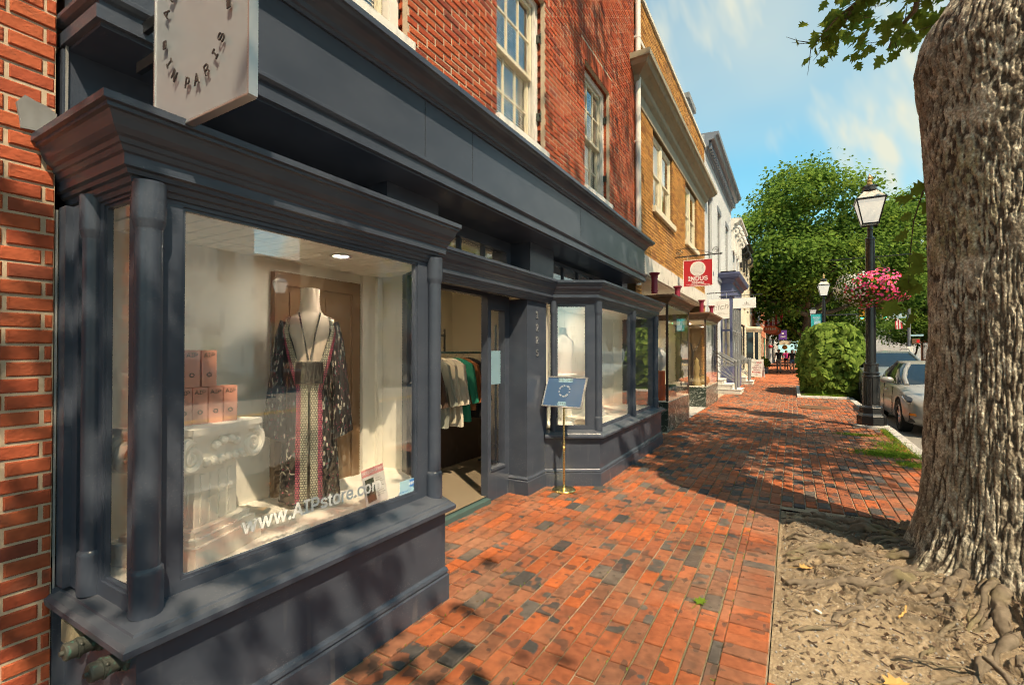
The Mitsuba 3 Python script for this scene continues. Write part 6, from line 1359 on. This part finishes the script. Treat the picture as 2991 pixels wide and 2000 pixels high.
# limbs and leafy sprays above
b = MB(); rg = np.random.default_rng(31); limbs = []
l1 = limb(b, (1.7, 4.45, 4.3), (1.1, 5.6, 5.45), .13, .07, rg); l2 = limb(b, l1[-1], (.38, 7.4, 5.5), .06, .018, rg, 9); l3 = limb(b, l1[4], (1.02, 7.2, 5.15), .045, .012, rg, 9); l4 = limb(b, (1.45, 4.6, 4.1), (1.16, 6.2, 4.75), .02, .006, rg, 8); l5 = limb(b, l2[4], (.22, 6.9, 5.3), .02, .006, rg, 7)
for e in ((3.4, 5.4, 7.2), (2.8, 2.2, 8.2), (4.4, 7.2, 7.4), (3.0, 4.2, 10.5)): limb(b, (1.75, 4.42, 4.4), e, .22, .05, rg, 8)
put('limb', b, M('root'), k, smooth=True)
P, N = [], []
for pts, cnt, spread in ((l2, 120, .17), (l3, 95, .18), (l5, 28, .09), (l4, 14, .08)):
    for _ in range(cnt):
        f = rg.uniform(.12, 1) * (len(pts) - 1); q = int(min(f, len(pts) - 2)); P.append(pts[q] * (1 - f + q) + pts[q + 1] * (f - q) + rg.normal(size=3) * spread * np.array((.9, .9, .5)) + (0, 0, -.02)); N.append((0, 0, 1.))
P, N = np.array(P), np.array(N) + rg.normal(size=(len(P), 3)) * .5; N /= np.linalg.norm(N, axis=1, keepdims=True)
put('leaves', MB().add(*leaf_cards(P, N, .17, rg, rg.uniform(.1, .9, len(P)), 'lobed', .5)), M('leafyellow'), k, uv=True, kind='stuff')
tw = np.array([(1.0, 4.72, 2.9), (.86, 4.70, 2.72), (.80, 4.68, 2.5), (.77, 4.66, 2.2), (.76, 4.65, 1.95)])
n_ = 15; P2 = tw[rg.integers(1, 5, n_)] + rg.normal(size=(n_, 3)) * np.array((.045, .06, .10)); N2 = np.tile((-.4, -.7, .4), (n_, 1))
put('leaves', MB().add(*leaf_cards(P2, N2, .15, rg, rg.uniform(.3, 1, n_), 'lobed', .9)), M('leafyellow'), k, uv=True, kind='stuff')
twigs = MB().tube(tw, [.006, .005, .004, .003, .002], 6)
for _ in range(26):
    s = [l2, l3, l5, l4][_ % 4]; q = s[rg.integers(2, len(s))]; d = rg.normal(size=3); d[2] *= .4; d /= np.linalg.norm(d); L = rg.uniform(.2, .45); twigs.tube([q, q + d * L * .5 + (0, 0, -.02), q + d * L + (0, 0, -.01)], [.006, .004, .002], 5)
put('twigs', twigs, M('twig'), k, kind='stuff')
P = []
lob = [((4.0, 5.5, 7.2), (2.1, 3.3, 1.4), 70), ((3.9, 7.4, 5.6), (1.3, 2.0, .8), 9), ((4.6, 8.2, 7.6), (1.8, 2.2, 1.4), 10), ((3.2, 3.4, 12.0), (2.4, 2.6, 2.2), 44), ((4.6, 4.5, 10.0), (2.4, 3, 1.6), 16)]
for c, rr, m in lob:
    C = np.array(c) + sphere_dirs(m, rg) * rg.uniform(.1, 1, (m, 1)) ** .4 * np.array(rr); P.append(np.repeat(C, 60, 0) + rg.normal(size=(m * 60, 3)) * np.array((.30, .30, .16)))
P = np.vstack(P); N = np.tile((0, 0, 1.), (len(P), 1))
put('crown', MB().add(*leaf_cards(P, N, .15, rg, rg.uniform(.1, .9, len(P)))), M('leaf'), k, uv=True)

# leafy bush in its white edged bed
k = thing('leafy_bush', 'tall round bush covered in broad vine leaves in a white edged bed', 'bush'); rg = np.random.default_rng(44)
BC, BR = np.array((1.22, 21.2, 1.22)), np.array((.98, 2.1, 1.42))
def bush_pts(n, lo, hi):
    d = sphere_dirs(n * 2, rg); d = d[d[:, 2] > -.75][:n]; f = 1 + .24 * (meshkit.fbm(d * 3.1 + 5, 3, 2)[:, None] - .5) * 2; p = BC + np.sign(d) * np.abs(d) ** .8 * BR * f * rg.uniform(lo, hi, (len(d), 1)); return np.maximum(p, (-9, -9, .05)), d
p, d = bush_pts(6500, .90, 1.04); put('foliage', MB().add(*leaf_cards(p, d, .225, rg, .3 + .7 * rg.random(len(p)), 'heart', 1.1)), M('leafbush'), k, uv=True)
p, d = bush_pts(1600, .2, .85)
b = MB()
for _ in range(40): e = bush_pts(8, .8, .9)[0][0]; b.tube([(BC[0] + rg.normal() * .12, BC[1] + rg.normal() * .6, .0), (BC[0] + .4 * (e[0] - BC[0]), BC[1] + .5 * (e[1] - BC[1]), .5 * e[2]), e], [.03, .02, .006], 5)
put('stems', b, M('twig'), k)
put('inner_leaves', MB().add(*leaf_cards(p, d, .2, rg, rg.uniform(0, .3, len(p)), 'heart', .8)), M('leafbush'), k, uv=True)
k = thing('planting_bed', 'white stone edging of the bed under the leafy bush', 'edging')
put('edging', MB().box((.13, 18.7, -.02), (1.56, 18.8, .07)).box((.13, 18.8, -.02), (.23, 24.2, .07)).box((.23, 24.1, -.02), (1.56, 24.2, .07)), M('white'), k)
put('bed_soil', MB().quad((.22, 18.8, .03), (1.56, 18.8, .03), (1.56, 24.1, .03), (.22, 24.1, .03)), M('soil'), k, uv=True)


def tufts(n, f, hgt, rg):
    b = MB(); V, F, U = [], [], []
    for q in range(n):
        x, y = f(); a = rg.uniform(0, 2 * PI); h = hgt * rg.uniform(.5, 1.3); d = np.array((math.cos(a), math.sin(a), 0)); l = rg.normal(size=2) * h * .5; s = len(V)
        V += [np.array((x, y, .0)) - d * .004, np.array((x, y, 0)) + d * .004, np.array((x + l[0], y + l[1], h))]; F.append((s, s + 1, s + 2))
    return b.add(V, F)


rg = np.random.default_rng(50)
def patch(): c = [(1.22, 8.9, .32, .22), (1.35, 9.6, .2, .5), (1.5, 11.0, .06, .9), (1.0, 10.7, .3, .1), (1.35, 8.2, .15, .2)][rg.choice(5, p=[.45, .2, .15, .1, .1])]; return c[0] + rg.normal() * c[2] * .6, c[1] + rg.normal() * c[3] * .6
put('grass', tufts(5200, patch, .045, rg), M('grass'), kind='stuff', label='bright green grass tufts growing between the bricks near the kerb')
def weeds(): c = pav[rg.integers(0, 700)]; return c[0] - .003, rg.uniform(c[2], c[3])
put('joint_moss', tufts(500, weeds, .012, rg), M('grass'), sidewalk, kind='stuff')
def bed(): return rg.uniform(.3, 1.5), 18.85 + abs(rg.normal()) * .25
put('bed_grass', tufts(1500, bed, .12, rg), M('grass'), 'planting_bed', kind='stuff')

# fallen leaves, sticks and litter
def one_leaf(label, x, y, z, size, mt, rot, seed):
    g = np.random.default_rng(seed); d = np.array((math.cos(rot), math.sin(rot), .08)); s = np.array((-math.sin(rot), math.cos(rot), 0)); o = [(0, 0), (.18, .10), (.22, .42), (.36, .22), (.48, .50), (.58, .20), (.80, .30), (.80, .11), (1.0, 0)]; o = o + [(a, -c) for a, c in o[-2:0:-1]]
    V = [np.array((x, y, z)) + size * (d * a + s * c) + (0, 0, size * (.18 * abs(c) + .06 * g.random())) for a, c in o] + [np.array((x, y, z)) + size * d * .5 + (0, 0, .004)]; m = len(o)
    kk = thing('fallen_leaf', label, 'leaf'); put('blade', MB().add(V, [[m, q, (q + 1) % m] for q in range(m)]), M(mt), kk); put('stalk', MB().tube([(x, y, z), tuple(np.array((x, y, z)) - d * size * .5)], .0015, 5), M(mt), kk)


one_leaf('fresh green leaf lying alone on the brick pavement', -.50, 3.02, .006, .095, 'grass', 1.2, 1)
one_leaf('pale yellow lobed leaf on the soil at the bottom edge', .34, 2.72, soil_z(.34, 2.72) + .02, .12, 'dryleaf', .4, 2)
one_leaf('curled yellow leaf on the soil left of the roots', .02, 3.85, soil_z(.02, 3.85) + .02, .10, 'dryleaf', .2, 3)
one_leaf('small brown leaf at the foot of the trunk', 1.0, 3.15, soil_z(1.0, 3.15) + .03, .08, 'orange', 2.0, 4)
for q, (x, y, a, L, r_, lab) in enumerate(((.84, 2.78, 1.9, .26, .017, 'thick upright dead stick among the roots near the bottom edge'), (.78, 2.62, -.5, .26, .012, 'dead stick lying below the thick one'), (.5, 3.35, 1.2, .12, .006, 'short pale twig on the roots'), (.42, 2.98, .1, .3, .007, 'long thin brown twig across the soil'))):
    g = np.random.default_rng(60 + q); t = np.linspace(0, 1, 8); z = soil_z(x, y) + .03; p = np.stack([x + L * t * math.cos(a), y + L * t * math.sin(a), z + t * (.06 if q == 0 else .01)], 1) + g.normal(size=(8, 3)) * .006
    put('dead_stick', MB().tube(p, np.linspace(r_, r_ * .6, 8), 8), M('root' if q != 2 else 'dryleaf'), smooth=True, label=lab, cat='stick')
for q, (x, y, lab) in enumerate(((.45, 2.78, 'white paper scrap beside the yellow leaf'), (.98, 2.70, 'white cigarette end right of the thick stick'), (.12, 3.3, 'tiny white scrap on the pale soil'))):
    put('paper_scrap', MB().box((-.02, -.007, 0), (.02, .007, .006), rot=rz(.3 + q), at=(x, y, soil_z(x, y) + .012)), M('litter'), label=lab, cat='litter')
b = MB(); rg = np.random.default_rng(70)
for q in range(800):
    x, y = rg.uniform(PIT[0] + .03, PIT[1] - .05), rg.uniform(PIT[2] + .03, PIT[3] - .05); a = rg.uniform(0, 6.3); L = rg.uniform(.012, .06); z = soil_z(x, y) + .008
    b.tube([(x, y, z), (x + L * math.cos(a), y + L * math.sin(a), z + rg.uniform(-.002, .006))], rg.uniform(.0012, .004), 5)
put('twig_litter', b, M('twig'), kind='stuff', label='small dry twigs and bark chips scattered over the soil')
b = MB()
for q in range(1100):
    x, y = rg.uniform(PIT[0] + .02, PIT[1] - .05), rg.uniform(PIT[2] + .03, PIT[3] - .03); m = trimesh.creation.icosphere(0, rg.uniform(.002, .007)); b.mesh(m); b.v[-1] = b.v[-1] * rg.uniform(.6, 1.3, 3) + (x, y, soil_z(x, y) + .003)
put('pebbles', b, M('granite'), kind='stuff', label='small pebbles and grit scattered over the soil')

P = np.array([(rg.uniform(PIT[0] + .03, PIT[1] - .05), rg.uniform(PIT[2] + .03, PIT[3] - .05)) for _ in range(520)]); P = np.c_[P, [soil_z(*q) + .008 for q in P]]
put('leaf_litter', MB().add(*leaf_cards(P, np.tile((0, 0, 1.), (520, 1)), .03, rg, rg.uniform(0, 1, 520), 'diamond', 0)), M('wicker'), kind='stuff', label='small brown scraps of dead leaf scattered over the soil')
P = np.array([(rg.uniform(-1.8, -.1), rg.uniform(1.6, 9)) for _ in range(130)]); P = np.c_[P, np.full(130, .006)]
put('pavement_litter', MB().add(*leaf_cards(P, np.tile((0, 0, 1.), (130, 1)), .02, rg, rg.uniform(0, 1, 130), 'diamond', 0)), M('wicker'), kind='stuff', label='tiny dry leaf scraps scattered over the brick pavement')
